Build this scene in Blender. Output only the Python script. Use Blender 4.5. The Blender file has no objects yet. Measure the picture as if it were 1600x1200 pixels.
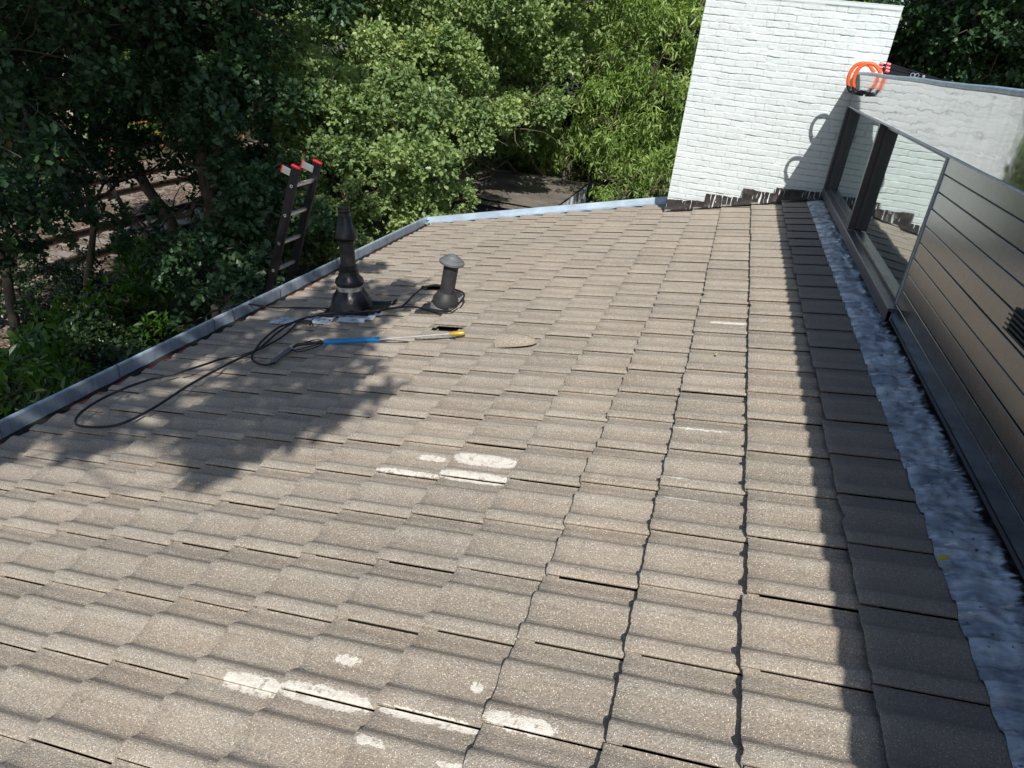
import bpy, math, random
import numpy as np
from mathutils import Vector, Matrix
C = bpy.context.scene.collection
rng = np.random.default_rng(7)
random.seed(7)

# ------------------------------------------------------------------ camera
F_PX = 1097.377
CAM_R = np.array([[0.9493309821753562, 0.29862244740616717, 0.09795570523009062],
                  [0.2177887755338462, -0.40038620525223667, -0.8900892853501732],
                  [-0.22658052770139236, 0.8663229885838566, -0.44513564664907906]])
CAM_T = (-0.015411216, -1.50977602, 1.52880373)
cd = bpy.data.cameras.new("camera"); cam = bpy.data.objects.new("camera", cd); C.objects.link(cam)
cd.sensor_fit = 'HORIZONTAL'; cd.sensor_width = 36.0; cd.lens = 36.0 * F_PX / 1600.0
cd.clip_start = 0.05; cd.clip_end = 500
_m = Matrix.Identity(4)
for i in range(3):
    _m[i][0] = CAM_R[0][i]; _m[i][1] = -CAM_R[1][i]; _m[i][2] = -CAM_R[2][i]; _m[i][3] = CAM_T[i]
cam.matrix_world = _m
bpy.context.scene.camera = cam

# ------------------------------------------------------------------ light
SUN = Vector((0.335, -1.0, 1.06)).normalized()
el = math.asin(SUN.z); az = math.atan2(SUN.x, SUN.y)
w = bpy.data.worlds.new("World"); bpy.context.scene.world = w; w.use_nodes = True
nt = w.node_tree; nt.nodes.clear()
sky = nt.nodes.new('ShaderNodeTexSky'); sky.sky_type = 'NISHITA'; sky.sun_disc = False
sky.sun_elevation = el; sky.sun_rotation = az
bg = nt.nodes.new('ShaderNodeBackground'); bg.inputs[1].default_value = 0.11
wo = nt.nodes.new('ShaderNodeOutputWorld')
nt.links.new(sky.outputs[0], bg.inputs[0]); nt.links.new(bg.outputs[0], wo.inputs[0])
ld = bpy.data.lights.new("sun", 'SUN'); ld.energy = 4.6; ld.angle = math.radians(0.53); ld.color = (1.0, 0.965, 0.91)
sun = bpy.data.objects.new("sun", ld); C.objects.link(sun)
sun.rotation_euler = SUN.to_track_quat('Z', 'Y').to_euler(); sun.location = (5, -10, 12)
vs = bpy.context.scene.view_settings
vs.view_transform = 'Standard'; vs.look = 'None'; vs.exposure = 0.0; vs.gamma = 1.0; vs.use_curve_mapping = False

# ------------------------------------------------------------------ helpers
PI = math.pi
PITCH = math.radians(13.799467)
CP, SP = math.cos(PITCH), math.sin(PITCH)
G = 0.31791            # tile gauge (course spacing)
TW = 0.30              # tile width
STEP = 0.030

def R3(s, y, n=0.0):   # roof plane coordinates -> world
    return (s * CP - n * SP, y, s * SP + n * CP)

def smooth01(t): t = np.clip(t, 0, 1); return t * t * (3 - 2 * t)

def vnoise(x, y, seed=0):   # smooth value noise, vectorised
    x = np.asarray(x, float); y = np.asarray(y, float)
    xi = np.floor(x).astype(np.int64); yi = np.floor(y).astype(np.int64)
    fx = x - xi; fy = y - yi; fx = fx * fx * (3 - 2 * fx); fy = fy * fy * (3 - 2 * fy)
    def h(a, b):
        n = (a * 374761393 + b * 668265263 + seed * 974634777) & 0x7fffffff
        n = ((n ^ (n >> 13)) * 1274126177) & 0x7fffffff
        return ((n ^ (n >> 16)) & 0xffff) / 65535.0
    return (h(xi, yi) * (1 - fx) + h(xi + 1, yi) * fx) * (1 - fy) + (h(xi, yi + 1) * (1 - fx) + h(xi + 1, yi + 1) * fx) * fy

def fnoise(x, y, seed=0, o=3):
    v = 0; a = 1; t = 0
    for k in range(o):
        v = v + a * vnoise(np.asarray(x) * 2 ** k, np.asarray(y) * 2 ** k, seed + k * 17); t += a; a *= .5
    return v / t

def roll(y):           # two rolls per tile: long gentle near flank, short steep far flank
    t = np.mod(np.asarray(y) - 0.083, 0.15) / 0.15
    up = .55 * smooth01(t / .75) + .45 * smooth01(t / .75) ** 2
    dn_ = 0.5 * (1 + np.cos(PI * np.clip((t - .75) / .25, 0, 1)))
    return .0185 * np.where(t < .75, up, dn_)
def prof(y):
    ym = np.mod(y, TW)
    return roll(ym) - 0.0100 * smooth01((ym - 0.245) / 0.05)

def roof_h(s, y):      # height of tile surface above the grid plane
    u = s / G - np.floor(s / G)
    return prof(y) - STEP * u

class MB:
    def __init__(s): s.v = []; s.f = []; s.m = []
    def add(s, vs, fs, mi=0):
        b = len(s.v); s.v += [tuple(map(float, p)) for p in vs]; s.f += [tuple(b + i for i in f) for f in fs]; s.m += [mi] * len(fs); return s
    def box(s, x0, x1, y0, y1, z0, z1, mi=0):
        return s.add([(x0,y0,z0),(x1,y0,z0),(x1,y1,z0),(x0,y1,z0),(x0,y0,z1),(x1,y0,z1),(x1,y1,z1),(x0,y1,z1)],
              [(0,3,2,1),(4,5,6,7),(0,1,5,4),(1,2,6,5),(2,3,7,6),(3,0,4,7)], mi)
    def obox(s, c, ax, ay, az_, mi=0):  # oriented box; half axes
        c = Vector(c); ax = Vector(ax); ay = Vector(ay); az_ = Vector(az_)
        p = [c - ax - ay - az_, c + ax - ay - az_, c + ax + ay - az_, c - ax + ay - az_, c - ax - ay + az_, c + ax - ay + az_, c + ax + ay + az_, c - ax + ay + az_]
        return s.add(p, [(0,3,2,1),(4,5,6,7),(0,1,5,4),(1,2,6,5),(2,3,7,6),(3,0,4,7)], mi)
    def tube(s, pts, rad, n=8, cap=True, mi=0):
        pts = [Vector(p) for p in pts]; k = len(pts)
        if not hasattr(rad, '__len__'): rad = [rad] * k
        t0 = (pts[1] - pts[0]).normalized()
        u = t0.orthogonal().normalized(); vs_ = []
        for i in range(k):
            t = (pts[min(i + 1, k - 1)] - pts[max(i - 1, 0)]).normalized()
            u = (u - t * u.dot(t)).normalized(); w_ = t.cross(u)
            for j in range(n):
                a = 2 * PI * j / n
                vs_.append(pts[i] + (u * math.cos(a) + w_ * math.sin(a)) * rad[i])
        fs = [(i * n + j, i * n + (j + 1) % n, (i + 1) * n + (j + 1) % n, (i + 1) * n + j) for i in range(k - 1) for j in range(n)]
        if cap: fs += [tuple(range(n - 1, -1, -1)), tuple((k - 1) * n + j for j in range(n))]
        return s.add(vs_, fs, mi)
    def lathe(s, prof_, base, axis, n=32, mi=0, cap=True):  # prof: (h, r)
        a = Vector(axis).normalized(); u = a.orthogonal().normalized(); w_ = a.cross(u); b = Vector(base)
        vs_ = [b + a * h + (u * math.cos(2*PI*j/n) + w_ * math.sin(2*PI*j/n)) * r for h, r in prof_ for j in range(n)]
        k = len(prof_)
        fs = [(i*n+j, i*n+(j+1)%n, (i+1)*n+(j+1)%n, (i+1)*n+j) for i in range(k-1) for j in range(n)]
        if cap: fs += [tuple(range(n-1,-1,-1)), tuple((k-1)*n+j for j in range(n))]
        return s.add(vs_, fs, mi)
    def grid(s, P, mi=0):   # P: (a,b,3) array
        a, b = P.shape[:2]
        return s.add(P.reshape(-1, 3), [(i*b+j, (i+1)*b+j, (i+1)*b+j+1, i*b+j+1) for i in range(a-1) for j in range(b-1)], mi)
    def build(s, name, mats, parent=None, smooth=False, bevel=0, local=None):
        me = bpy.data.meshes.new(name); me.from_pydata(s.v, [], s.f)
        if not isinstance(mats, (list, tuple)): mats = [mats]
        for m in mats: me.materials.append(m)
        if len(mats) > 1: me.polygons.foreach_set('material_index', s.m)
        if smooth: me.polygons.foreach_set('use_smooth', [True] * len(s.f))
        me.update()
        o = bpy.data.objects.new(name, me); C.objects.link(o)
        if smooth:
            try: me.set_sharp_from_angle(angle=math.radians(45))
            except Exception: pass
        if parent is not None:
            o.parent = parent
            if parent.type == 'EMPTY': o.location = -Vector(parent.location) if not parent.get('rot') else (0,0,0)
        if bevel:
            b = o.modifiers.new('bevel', 'BEVEL'); b.width = bevel; b.segments = 2; b.limit_method = 'ANGLE'; b.angle_limit = math.radians(40)
        return o

def empty(name, loc=(0, 0, 0)):
    o = bpy.data.objects.new(name, None); C.objects.link(o); o.location = loc; o.empty_display_size = 0.2; return o
def tag(o, label=None, cat=None, group=None, kind=None):
    if label: o['label'] = label
    if cat: o['category'] = cat
    if group: o['group'] = group
    if kind: o['kind'] = kind
    return o
def np_mesh(name, V, k_faces, faces, mat, attr=None, smooth=False):
    """V (N,3); faces (M,k) int; attr dict name->(N,) point floats"""
    me = bpy.data.meshes.new(name); n = len(V); m, k = faces.shape
    me.vertices.add(n); me.vertices.foreach_set('co', V.astype(np.float32).ravel())
    me.loops.add(m * k); me.loops.foreach_set('vertex_index', faces.astype(np.int32).ravel())
    me.polygons.add(m); me.polygons.foreach_set('loop_start', np.arange(0, m * k, k, dtype=np.int32))
    try: me.polygons.foreach_set('loop_total', np.full(m, k, dtype=np.int32))
    except Exception: pass
    if smooth: me.polygons.foreach_set('use_smooth', np.ones(m, dtype=bool))
    for nm, arr in (attr or {}).items():
        a = me.attributes.new(nm, 'FLOAT', 'POINT'); a.data.foreach_set('value', np.asarray(arr, dtype=np.float32))
    me.update(calc_edges=True); me.validate()
    me.materials.append(mat)
    return me

def catmull(P, n=6):
    P = [Vector(p) for p in P]; Q = [P[0]] + P + [P[-1]]; out = []
    for i in range(1, len(Q) - 2):
        a, b, c, d = Q[i-1], Q[i], Q[i+1], Q[i+2]
        for k in range(n):
            t = k / n
            out.append(0.5 * ((2*b) + (c - a)*t + (2*a - 5*b + 4*c - d)*t*t + (3*b - a - 3*c + d)*t**3))
    out.append(P[-1]); return out

# ------------------------------------------------------------------ materials
class NT:
    def __init__(s, name):
        s.m = bpy.data.materials.new(name); s.m.use_nodes = True; s.t = s.m.node_tree; s.t.nodes.clear()
        s.out = s.n('ShaderNodeOutputMaterial')
    def n(s, ty, **kw):
        x = s.t.nodes.new(ty)
        for k, v in kw.items(): setattr(x, k, v)
        return x
    def l(s, a, b): s.t.links.new(a, b)
    def val(s, sock, v):
        if isinstance(v, bpy.types.NodeSocket): s.l(v, sock)
        else: sock.default_value = v
    def bsdf(s, color=(.5,.5,.5,1), rough=.6, metal=0., spec=.5, normal=None, **kw):
        b = s.n('ShaderNodeBsdfPrincipled')
        s.val(b.inputs['Base Color'], color); s.val(b.inputs['Roughness'], rough); s.val(b.inputs['Metallic'], metal)
        s.val(b.inputs['Specular IOR Level'], spec)
        if normal is not None: s.l(normal, b.inputs['Normal'])
        for k, v in kw.items(): s.val(b.inputs[k], v)
        return b
    def finish(s, b): s.l(b.outputs[0], s.out.inputs[0]); return s.m
    def obj(s): return s.n('ShaderNodeTexCoord').outputs['Object']
    def mapping(s, vec, scale=(1,1,1), loc=(0,0,0), rot=(0,0,0)):
        m = s.n('ShaderNodeMapping'); s.l(vec, m.inputs[0]); m.inputs['Scale'].default_value = scale; m.inputs['Location'].default_value = loc; m.inputs['Rotation'].default_value = rot; return m.outputs[0]
    def noise(s, vec, scale, detail=3, rough=.5, out=0, dist=0):
        x = s.n('ShaderNodeTexNoise'); s.l(vec, x.inputs['Vector']); x.inputs['Scale'].default_value = scale; x.inputs['Detail'].default_value = detail; x.inputs['Roughness'].default_value = rough; x.inputs['Distortion'].default_value = dist
        return x.outputs[out]
    def vor(s, vec, scale, out='Distance', feature='F1', rnd=1):
        x = s.n('ShaderNodeTexVoronoi', feature=feature); s.l(vec, x.inputs['Vector']); x.inputs['Scale'].default_value = scale; x.inputs['Randomness'].default_value = rnd
        return x.outputs[out]
    def ramp(s, fac, stops, interp='LINEAR'):
        r = s.n('ShaderNodeValToRGB'); s.val(r.inputs[0], fac); cr = r.color_ramp; cr.interpolation = interp
        while len(cr.elements) < len(stops): cr.elements.new(.5)
        for e, (p, c) in zip(cr.elements, stops):
            e.position = p; e.color = (c, c, c, 1) if not hasattr(c, '__len__') else (c[0], c[1], c[2], 1)
        return r.outputs[0]
    def mix(s, fac, a, b, blend='MIX'):
        x = s.n('ShaderNodeMix', data_type='RGBA', blend_type=blend); s.val(x.inputs[0], fac)
        for k, v in ((6, a), (7, b)):
            if isinstance(v, bpy.types.NodeSocket): s.l(v, x.inputs[k])
            else: x.inputs[k].default_value = (*v[:3], 1) if hasattr(v, '__len__') else (v, v, v, 1)
        return x.outputs[2]
    def math(s, op, a, b=0., c=None, clamp=False):
        x = s.n('ShaderNodeMath', operation=op, use_clamp=clamp); s.val(x.inputs[0], a); s.val(x.inputs[1], b)
        if c is not None: s.val(x.inputs[2], c)
        return x.outputs[0]
    def bump(s, h, dist=.01, strength=1., normal=None):
        b = s.n('ShaderNodeBump'); s.l(h, b.inputs['Height']); b.inputs['Distance'].default_value = dist; b.inputs['Strength'].default_value = strength
        if normal is not None: s.l(normal, b.inputs['Normal'])
        return b.outputs[0]
    def attr(s, name): return s.n('ShaderNodeAttribute', attribute_name=name).outputs['Fac']

WHITE = [(-1.052,-0.294,0.102,0.027), (-0.803,-0.300,0.147,0.025), (-0.475,-0.310,0.149,0.012), (-0.221,-0.287,0.093,0.019), (-0.809,-0.161,0.039,0.014), (-0.381,-0.177,0.017,0.013), (-0.588,-0.422,0.047,0.011), (-0.360,-0.431,0.046,0.007), (-0.792,1.049,0.148,0.036), (-1.059,1.058,0.068,0.017), (-1.118,0.913,0.159,0.012), (-0.796,0.907,0.159,0.025), (0.121,1.376,0.126,0.005), (0.049,0.946,0.052,0.006), (0.089,0.794,0.072,0.005), (0.202,2.864,0.116,0.012)]

def mat_tile():
    t = NT('concrete_tile'); o = t.obj()
    sep = t.n('ShaderNodeSeparateXYZ'); t.l(o, sep.inputs[0])
    tone = t.attr('tone')
    st = t.noise(t.mapping(o, (2.2, 9, 9)), 1.0, 4, .6)
    big = t.noise(t.mapping(o, (1, 1, 1)), 1.1, 3, .55)
    c = t.mix(t.ramp(st, [(.32, 0), (.68, 1)]), (.342, .273, .205), (.405, .352, .283))
    c = t.mix(t.ramp(big, [(.38, 0), (.64, .6)]), c, (.282, .250, .207))
    # dirt in the troughs of the rolls (brown), paler on the rolls
    wv = t.math('SINE', t.math('MULTIPLY', t.math('ADD', sep.outputs[1], 0.003), 2 * PI / 0.15))
    wn = t.math('ADD', t.math('MULTIPLY', wv, .5), t.math('MULTIPLY', t.math('SUBTRACT', t.noise(o, 14, 3), .5), 1.6))
    c = t.mix(t.math('MULTIPLY', t.math('MAXIMUM', wn, 0.), .55, clamp=True), c, (.45, .413, .352))
    stk = t.noise(t.mapping(o, (1.6, 46, 4)), 1.0, 5, .65)
    c = t.mix(t.ramp(stk, [(.52, 0), (.72, .5)]), c, (.17, .145, .125))
    mo = t.ramp(t.noise(o, 7.5, 6, .72), [(.60, 0), (.72, .55)])
    c = t.mix(mo, c, (.245, .235, .16))
    tn = t.ramp(tone, [(0, .90), (.5, 1.02), (1, 1.09)])
    c = t.mix(1.0, c, tn, 'MULTIPLY')
    # granules
    v1 = t.vor(o, 250, 'Color'); v1d = t.vor(o, 250)
    sp = t.n('ShaderNodeSeparateColor'); t.l(v1, sp.inputs[0])
    near = t.ramp(v1d, [(.22, 1), (.42, 0)])
    pale = t.math('MULTIPLY', t.ramp(sp.outputs[0], [(.62, 0), (.74, 1)]), near)
    c = t.mix(t.math('MULTIPLY', pale, .95), c, (.92, .85, .72))
    dk = t.math('MULTIPLY', t.ramp(sp.outputs[1], [(.66, 0), (.74, 1)]), near)
    c = t.mix(t.math('MULTIPLY', dk, .75), c, (.12, .105, .09))
    fine = t.noise(o, 160, 2, .7)
    c = t.mix(.75, c, t.ramp(fine, [(.3, .62), (.7, 1.42)]), 'MULTIPLY')
    # dark lichen spots
    ls = t.ramp(t.noise(o, 21, 5, .65), [(.66, 0), (.76, .8)])
    c = t.mix(ls, c, (.12, .11, .10))
    yl = t.ramp(t.noise(o, 3.4, 5, .7), [(.64, 0), (.78, .5)])
    c = t.mix(yl, c, (.42, .34, .19))
    # darker tone towards the lead apron
    apron_fac = t.ramp(t.math('ADD', sep.outputs[0], t.math('MULTIPLY', t.noise(o, 9, 4), .10)), [(.645, 0), (.70, 1)])
    c = t.mix(t.math('MULTIPLY', apron_fac, .62), c, (.13, .12, .13))
    # bare cement patches
    nz = t.n('ShaderNodeVectorMath', operation='MULTIPLY_ADD')
    t.l(t.noise(o, 46, 4, .65, out=1), nz.inputs[0]); nz.inputs[1].default_value = (.075, .030, 0); t.l(o, nz.inputs[2])
    tot = None; gr = t.math('MULTIPLY', t.math('SUBTRACT', t.noise(o, 170, 3, .7), .5), 1.3)
    for (a, b, ha, hb) in WHITE:
        mp = t.n('ShaderNodeVectorMath', operation='SUBTRACT'); t.l(nz.outputs[0], mp.inputs[0]); mp.inputs[1].default_value = (a + .0375, b + .015, 0)
        mq = t.n('ShaderNodeVectorMath', operation='MULTIPLY'); t.l(mp.outputs[0], mq.inputs[0]); mq.inputs[1].default_value = (1/ha, 1/(hb*1.0), 0)
        sx = t.n('ShaderNodeSeparateXYZ'); t.l(mq.outputs[0], sx.inputs[0])
        d = t.math('ADD', t.math('POWER', t.math('ABSOLUTE', sx.outputs[0]), 3.5), t.math('POWER', t.math('ABSOLUTE', sx.outputs[1]), 2.2))
        k = t.math('MULTIPLY', t.math('SUBTRACT', 1.12, t.math('ADD', d, gr)), 5.0, clamp=True)
        tot = k if tot is None else t.math('MAXIMUM', tot, k)
    wc = t.ramp(t.noise(o, 60, 4, .7), [(.32, (.56, .50, .42)), (.55, (.74, .70, .62))])
    tot = t.math('MULTIPLY', tot, t.ramp(t.noise(o, 33, 4, .6), [(.36, .15), (.42, 1)]))
    c = t.mix(tot, c, wc)
    hb = t.math('ADD', t.math('MULTIPLY', t.math('SUBTRACT', 1.0, v1d), .5), t.math('MULTIPLY', fine, .8))
    nrm = t.bump(hb, .0035, .8)
    return t.finish(t.bsdf(c, .82, 0, .25, nrm))

def mat_simple(name, col, rough=.6, metal=0, spec=.5, var=.15, scale=12, bump=0, bscale=80, coat=0):
    t = NT(name); o = t.obj(); n = t.noise(o, scale, 5, .6)
    c = t.mix(1., tuple(col), t.ramp(n, [(.25, 1 - var), (.75, 1 + var)]), 'MULTIPLY')
    r = t.math('ADD', t.math('MULTIPLY', t.math('SUBTRACT', n, .5), .25), rough)
    nrm = t.bump(t.noise(o, bscale, 3), bump, .6) if bump else None
    return t.finish(t.bsdf(c, r, metal, spec, nrm, **({'Coat Weight': coat} if coat else {})))

def mat_zinc(name, base=.46, rough=.2, metal=.92, tint=(1, 1, 1), wob=.35, con=1.):
    t = NT(name); o = t.obj()
    a = t.noise(t.mapping(o, (1, 6, .9)), 3.0, 5, .65)
    b = t.noise(o, 40, 4, .7); sp = t.noise(o, 130, 3, .6)
    c = t.mix(t.ramp(a, [(.3, 0), (.7, 1)]), tuple(base * (1 - .28 * con) * k for k in tint), tuple(base * (1 + .2 * con) * k for k in tint))
    c = t.mix(t.ramp(sp, [(.68, 0), (.76, .8)]), c, (.08, .08, .075))
    r = t.math('ADD', t.math('MULTIPLY', t.math('SUBTRACT', b, .5), .18), rough)
    nrm = t.bump(t.noise(t.mapping(o, (1, 1.2, 4)), 2.2, 2), .012, wob)
    return t.finish(t.bsdf(c, r, metal, .5, nrm))

def mat_lead():
    t = NT('lead_sheet'); o = t.obj()
    a = t.noise(o, 7, 5, .6, dist=.5); b = t.noise(t.mapping(o, (9, 30, 9)), 1.0, 5, .65, dist=.6)
    c = t.mix(t.ramp(a, [(.38, 0), (.62, 1)]), (.22, .26, .32), (.56, .63, .73))
    c = t.mix(t.ramp(b, [(.50, 0), (.66, .7)]), c, (.10, .115, .16))
    c = t.mix(t.ramp(t.noise(o, 38, 3, .6), [(.64, 0), (.70, .85)]), c, (.035, .04, .05))
    c = t.mix(t.ramp(t.noise(t.mapping(o, (20, 60, 20)), 1., 3, .6), [(.66, 0), (.70, .8)]), c, (.75, .78, .80))
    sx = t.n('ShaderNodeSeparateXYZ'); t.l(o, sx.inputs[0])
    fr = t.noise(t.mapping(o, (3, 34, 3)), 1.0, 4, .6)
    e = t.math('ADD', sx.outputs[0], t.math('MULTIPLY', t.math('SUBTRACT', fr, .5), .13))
    c = t.mix(t.math('MULTIPLY', t.math('SUBTRACT', e, 1.030), 60., clamp=True), c, (.022, .022, .022))  # dark dirt and shade under the boards, painted into the lead colour
    v = t.vor(t.mapping(o, (7, 26, 7)), 1.0, 'Distance', 'DISTANCE_TO_EDGE')
    nrm = t.bump(t.ramp(v, [(0, 0), (.3, 1)]), .005, .25); nrm = t.bump(t.noise(o, 26, 3, .6), .006, .5, nrm)
    return t.finish(t.bsdf(c, .36, .12, .8, nrm))

def mat_brick_white():
    t = NT('white_painted_brick'); o = t.obj()
    n = t.noise(o, 5, 5, .6); f = t.noise(o, 90, 4, .7)
    c = t.mix(t.ramp(n, [(.3, 0), (.7, 1)]), (.62, .68, .68), (.70, .75, .745))
    pit = t.attr('pit')
    dirt = t.math('MULTIPLY', pit, t.ramp(t.noise(o, 26, 4, .7), [(.38, .15), (.6, 1)]))
    c = t.mix(t.math('MULTIPLY', dirt, .8), c, (.22, .23, .22))
    return t.finish(t.bsdf(c, .55, 0, .4, t.bump(f, .002, .5)))

def mat_flashing():   # bitumen coated step flashing with dribbles of white paint
    t = NT('black_step_flashing'); o = t.obj()
    n = t.noise(o, 12, 5, .65, dist=.6)
    c = t.mix(t.ramp(n, [(.35, 0), (.7, 1)]), (.018, .015, .016), (.075, .06, .055))
    d = t.noise(t.mapping(o, (62, 1, 4.5)), 1.0, 2, .5, dist=.25)
    reg = t.noise(t.mapping(o, (6, 1, 1)), 1.0, 1, .5)
    dr = t.ramp(t.math('ADD', d, t.math('MULTIPLY', t.math('SUBTRACT', reg, .5), .45)), [(.63, 0), (.655, 1)])
    c = t.mix(dr, c, (.70, .74, .73))
    return t.finish(t.bsdf(c, .45, 0, .4, t.bump(n, .01, .5)))

def mat_clad():
    t = NT('dark_glossy_board'); o = t.obj()
    b = t.attr('tone')
    n = t.noise(t.mapping(o, (1, 1.2, 9)), 2.5, 5, .6)
    drops = t.vor(o, 210)
    m = t.math('MULTIPLY', t.ramp(drops, [(.16, 1), (.3, 0)]), t.ramp(t.noise(t.mapping(o, (1, 3, 1)), 6, 4, .7), [(.45, 0), (.6, 1)]))
    c = t.mix(b, (.020, .019, .020), (.032, .029, .028))
    c = t.mix(t.ramp(n, [(.4, 0), (.7, .5)]), c, (.050, .046, .044))
    r = t.math('ADD', .24, t.math('MULTIPLY', m, .3))
    c = t.mix(t.math('MULTIPLY', m, .8), c, (.20, .20, .20))
    nrm = t.bump(m, .0006, .35); nrm = t.bump(t.noise(t.mapping(o, (1, .7, 3)), 2.2, 2), .006, .3, nrm)
    return t.finish(t.bsdf(c, r, 0, .85, nrm, **{'Coat Weight': .7, 'Coat Roughness': .19}))

def mat_glass():
    t = NT('coated_window_pane'); o = t.obj()
    g = t.n('ShaderNodeBsdfGlossy'); g.inputs['Color'].default_value = (.86, .92, .90, 1); 
    r = t.ramp(t.noise(t.mapping(o, (1, 1, 2)), 3, 4, .6), [(.4, .012), (.75, .06)]); t.l(r, g.inputs['Roughness'])
    d = t.n('ShaderNodeBsdfDiffuse'); d.inputs['Color'].default_value = (.045, .06, .058, 1)
    f = t.n('ShaderNodeFresnel'); f.inputs['IOR'].default_value = 2.1
    k = t.math('ADD', t.math('MULTIPLY', f.outputs[0], .5), .58, clamp=True)
    nrm = t.bump(t.noise(o, 2.3, 1), .006, .25); t.l(nrm, g.inputs['Normal'])
    m = t.n('ShaderNodeMixShader'); t.l(k, m.inputs[0]); t.l(d.outputs[0], m.inputs[1]); t.l(g.outputs[0], m.inputs[2])
    return t.finish(m)

def mat_leaf(name, stops, trans=.28, rough=.42, spec=.45):
    t = NT(name); tone = t.attr('tone')
    c = t.ramp(tone, stops)
    b = t.bsdf(c, rough, 0, spec)
    tr = t.n('ShaderNodeBsdfTranslucent'); t.l(t.mix(1., c, (1.25, 1.35, .55), 'MULTIPLY'), tr.inputs[0])
    m = t.n('ShaderNodeMixShader'); m.inputs[0].default_value = trans
    t.l(b.outputs[0], m.inputs[1]); t.l(tr.outputs[0], m.inputs[2])
    return t.finish(m)

def mat_bark():
    t = NT('bark'); o = t.obj(); n = t.noise(t.mapping(o, (9, 9, 2)), 2, 6, .7)
    c = t.ramp(n, [(.3, (.055, .045, .036)), (.55, (.14, .115, .088)), (.75, (.22, .20, .14))])
    return t.finish(t.bsdf(c, .9, 0, .2, t.bump(n, .02, .8)))

def mat_ground():
    t = NT('forest_floor'); o = t.obj(); n = t.noise(o, .5, 6, .65); f = t.noise(o, 9, 6, .7)
    c = t.mix(t.ramp(n, [(.42, 0), (.6, 1)]), (.055, .042, .03), (.04, .06, .022))
    c = t.mix(1., c, t.ramp(f, [(.3, .5), (.7, 1.6)]), 'MULTIPLY')
    return t.finish(t.bsdf(c, .95, 0, .15, t.bump(f, .05, .8)))

def mat_ballast():
    t = NT('ballast'); o = t.obj(); v = t.vor(o, 14, 'Color'); d = t.vor(o, 14)
    sp = t.n('ShaderNodeSeparateColor'); t.l(v, sp.inputs[0])
    c = t.ramp(sp.outputs[0], [(0, (.22, .155, .12)), (.5, (.42, .32, .25)), (1, (.62, .50, .41))])
    c = t.mix(1., c, t.ramp(d, [(.2, 1.1), (.6, .35)]), 'MULTIPLY')
    c = t.mix(t.ramp(t.noise(o, .8, 4), [(.45, 0), (.6, .6)]), c, (.12, .09, .06))
    return t.finish(t.bsdf(c, .9, 0, .2, t.bump(d, -.05, .9)))

M = {}
M['tile'] = mat_tile()
M['zinc'] = mat_zinc('zinc_fascia', .58, .07, wob=.2, con=.4)
M['gutter'] = mat_zinc('weathered_zinc', .58, .42, metal=.30, tint=(.80, .98, 1.14))
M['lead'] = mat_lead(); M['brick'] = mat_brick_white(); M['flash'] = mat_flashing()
M['clad'] = mat_clad(); M['glass'] = mat_glass(); M['bark'] = mat_bark()
M['ground'] = mat_ground(); M['ballast'] = mat_ballast()
M['frame'] = mat_simple('dark_window_frame', (.045, .045, .055), .35, 0, .5, .2)
M['felt'] = mat_simple('roof_felt', (.02, .019, .018), .95, 0, .1)
M['black'] = mat_simple('black_plastic', (.016, .016, .018), .34, 0, .5, .3, 30)
M['blackmatt'] = mat_simple('weathered_black_plastic', (.035, .035, .036), .55, 0, .4, .35, 25, .001)
M['bitumen'] = mat_simple('shiny_bitumen', (.010, .010, .013), .34, 0, .5, .4, 14, .02, 9)
M['band'] = mat_simple('worn_grey_band', (.40, .39, .36), .5, .3, .5, .45, 30)
M['hood'] = mat_simple('grey_cowl', (.15, .155, .16), .5, 0, .4, .2, 20)
M['rubber'] = mat_simple('black_rubber_hose', (.014, .014, .016), .38, 0, .5, .2, 30)
M['blue'] = mat_simple('blue_plastic', (.015, .25, .62), .35, 0, .5, .08, 30)
M['steel'] = mat_simple('steel', (.62, .60, .56), .4, .45, .5, .1)
M['alu'] = mat_simple('ribbed_aluminium', (.62, .63, .64), .38, .85, .5, .12)
M['brass'] = mat_simple('yellow_brass', (.60, .40, .07), .35, .35, .5, .15, 60)
M['red'] = mat_simple('red_plastic', (.62, .02, .03), .4, 0, .5, .1)
M['orange'] = mat_simple('orange_plastic', (.95, .13, .02), .38, 0, .5, .08)
M['blackpaint'] = mat_simple('black_ladder_rail', (.007, .007, .009), .42, 0, .3, .3, 20)
M['redwood'] = mat_simple('red_eave_comb', (.36, .07, .03), .6, 0, .3, .4, 20)
M['sludge'] = mat_simple('gutter_sludge', (.018, .017, .014), .8, 0, .3, .5, 40, .01)
M['wall'] = mat_simple('brown_brick_wall', (.20, .12, .08), .9, 0, .2, .3, 8, .01)
M['whitewall'] = mat_simple('pale_render', (.62, .66, .70), .8, 0, .2, .15, 5)
M['rust'] = mat_simple('rusty_rail', (.06, .035, .026), .7, .4, .4, .4, 9)
M['railtop'] = mat_simple('rail_head', (.35, .33, .31), .35, .9, .5, .1)
M['sleeper'] = mat_simple('concrete_sleeper', (.28, .25, .22), .9, 0, .2, .3, 6)
M['barrier'] = mat_simple('orange_barrier', (.62, .17, .07), .55, 0, .4, .2, 9)
M['grey'] = mat_simple('grey_paint', (.32, .34, .36), .5, 0, .4, .2, 9)
M['pole'] = mat_simple('pale_concrete', (.52, .45, .38), .85, 0, .2, .25, 6)
M['yleaf'] = mat_simple('yellow_leaf', (.48, .46, .06), .6, 0, .3, .15)
M['cflake'] = mat_simple('pale_chip', (.62, .58, .50), .8, 0, .3, .15)

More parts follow.
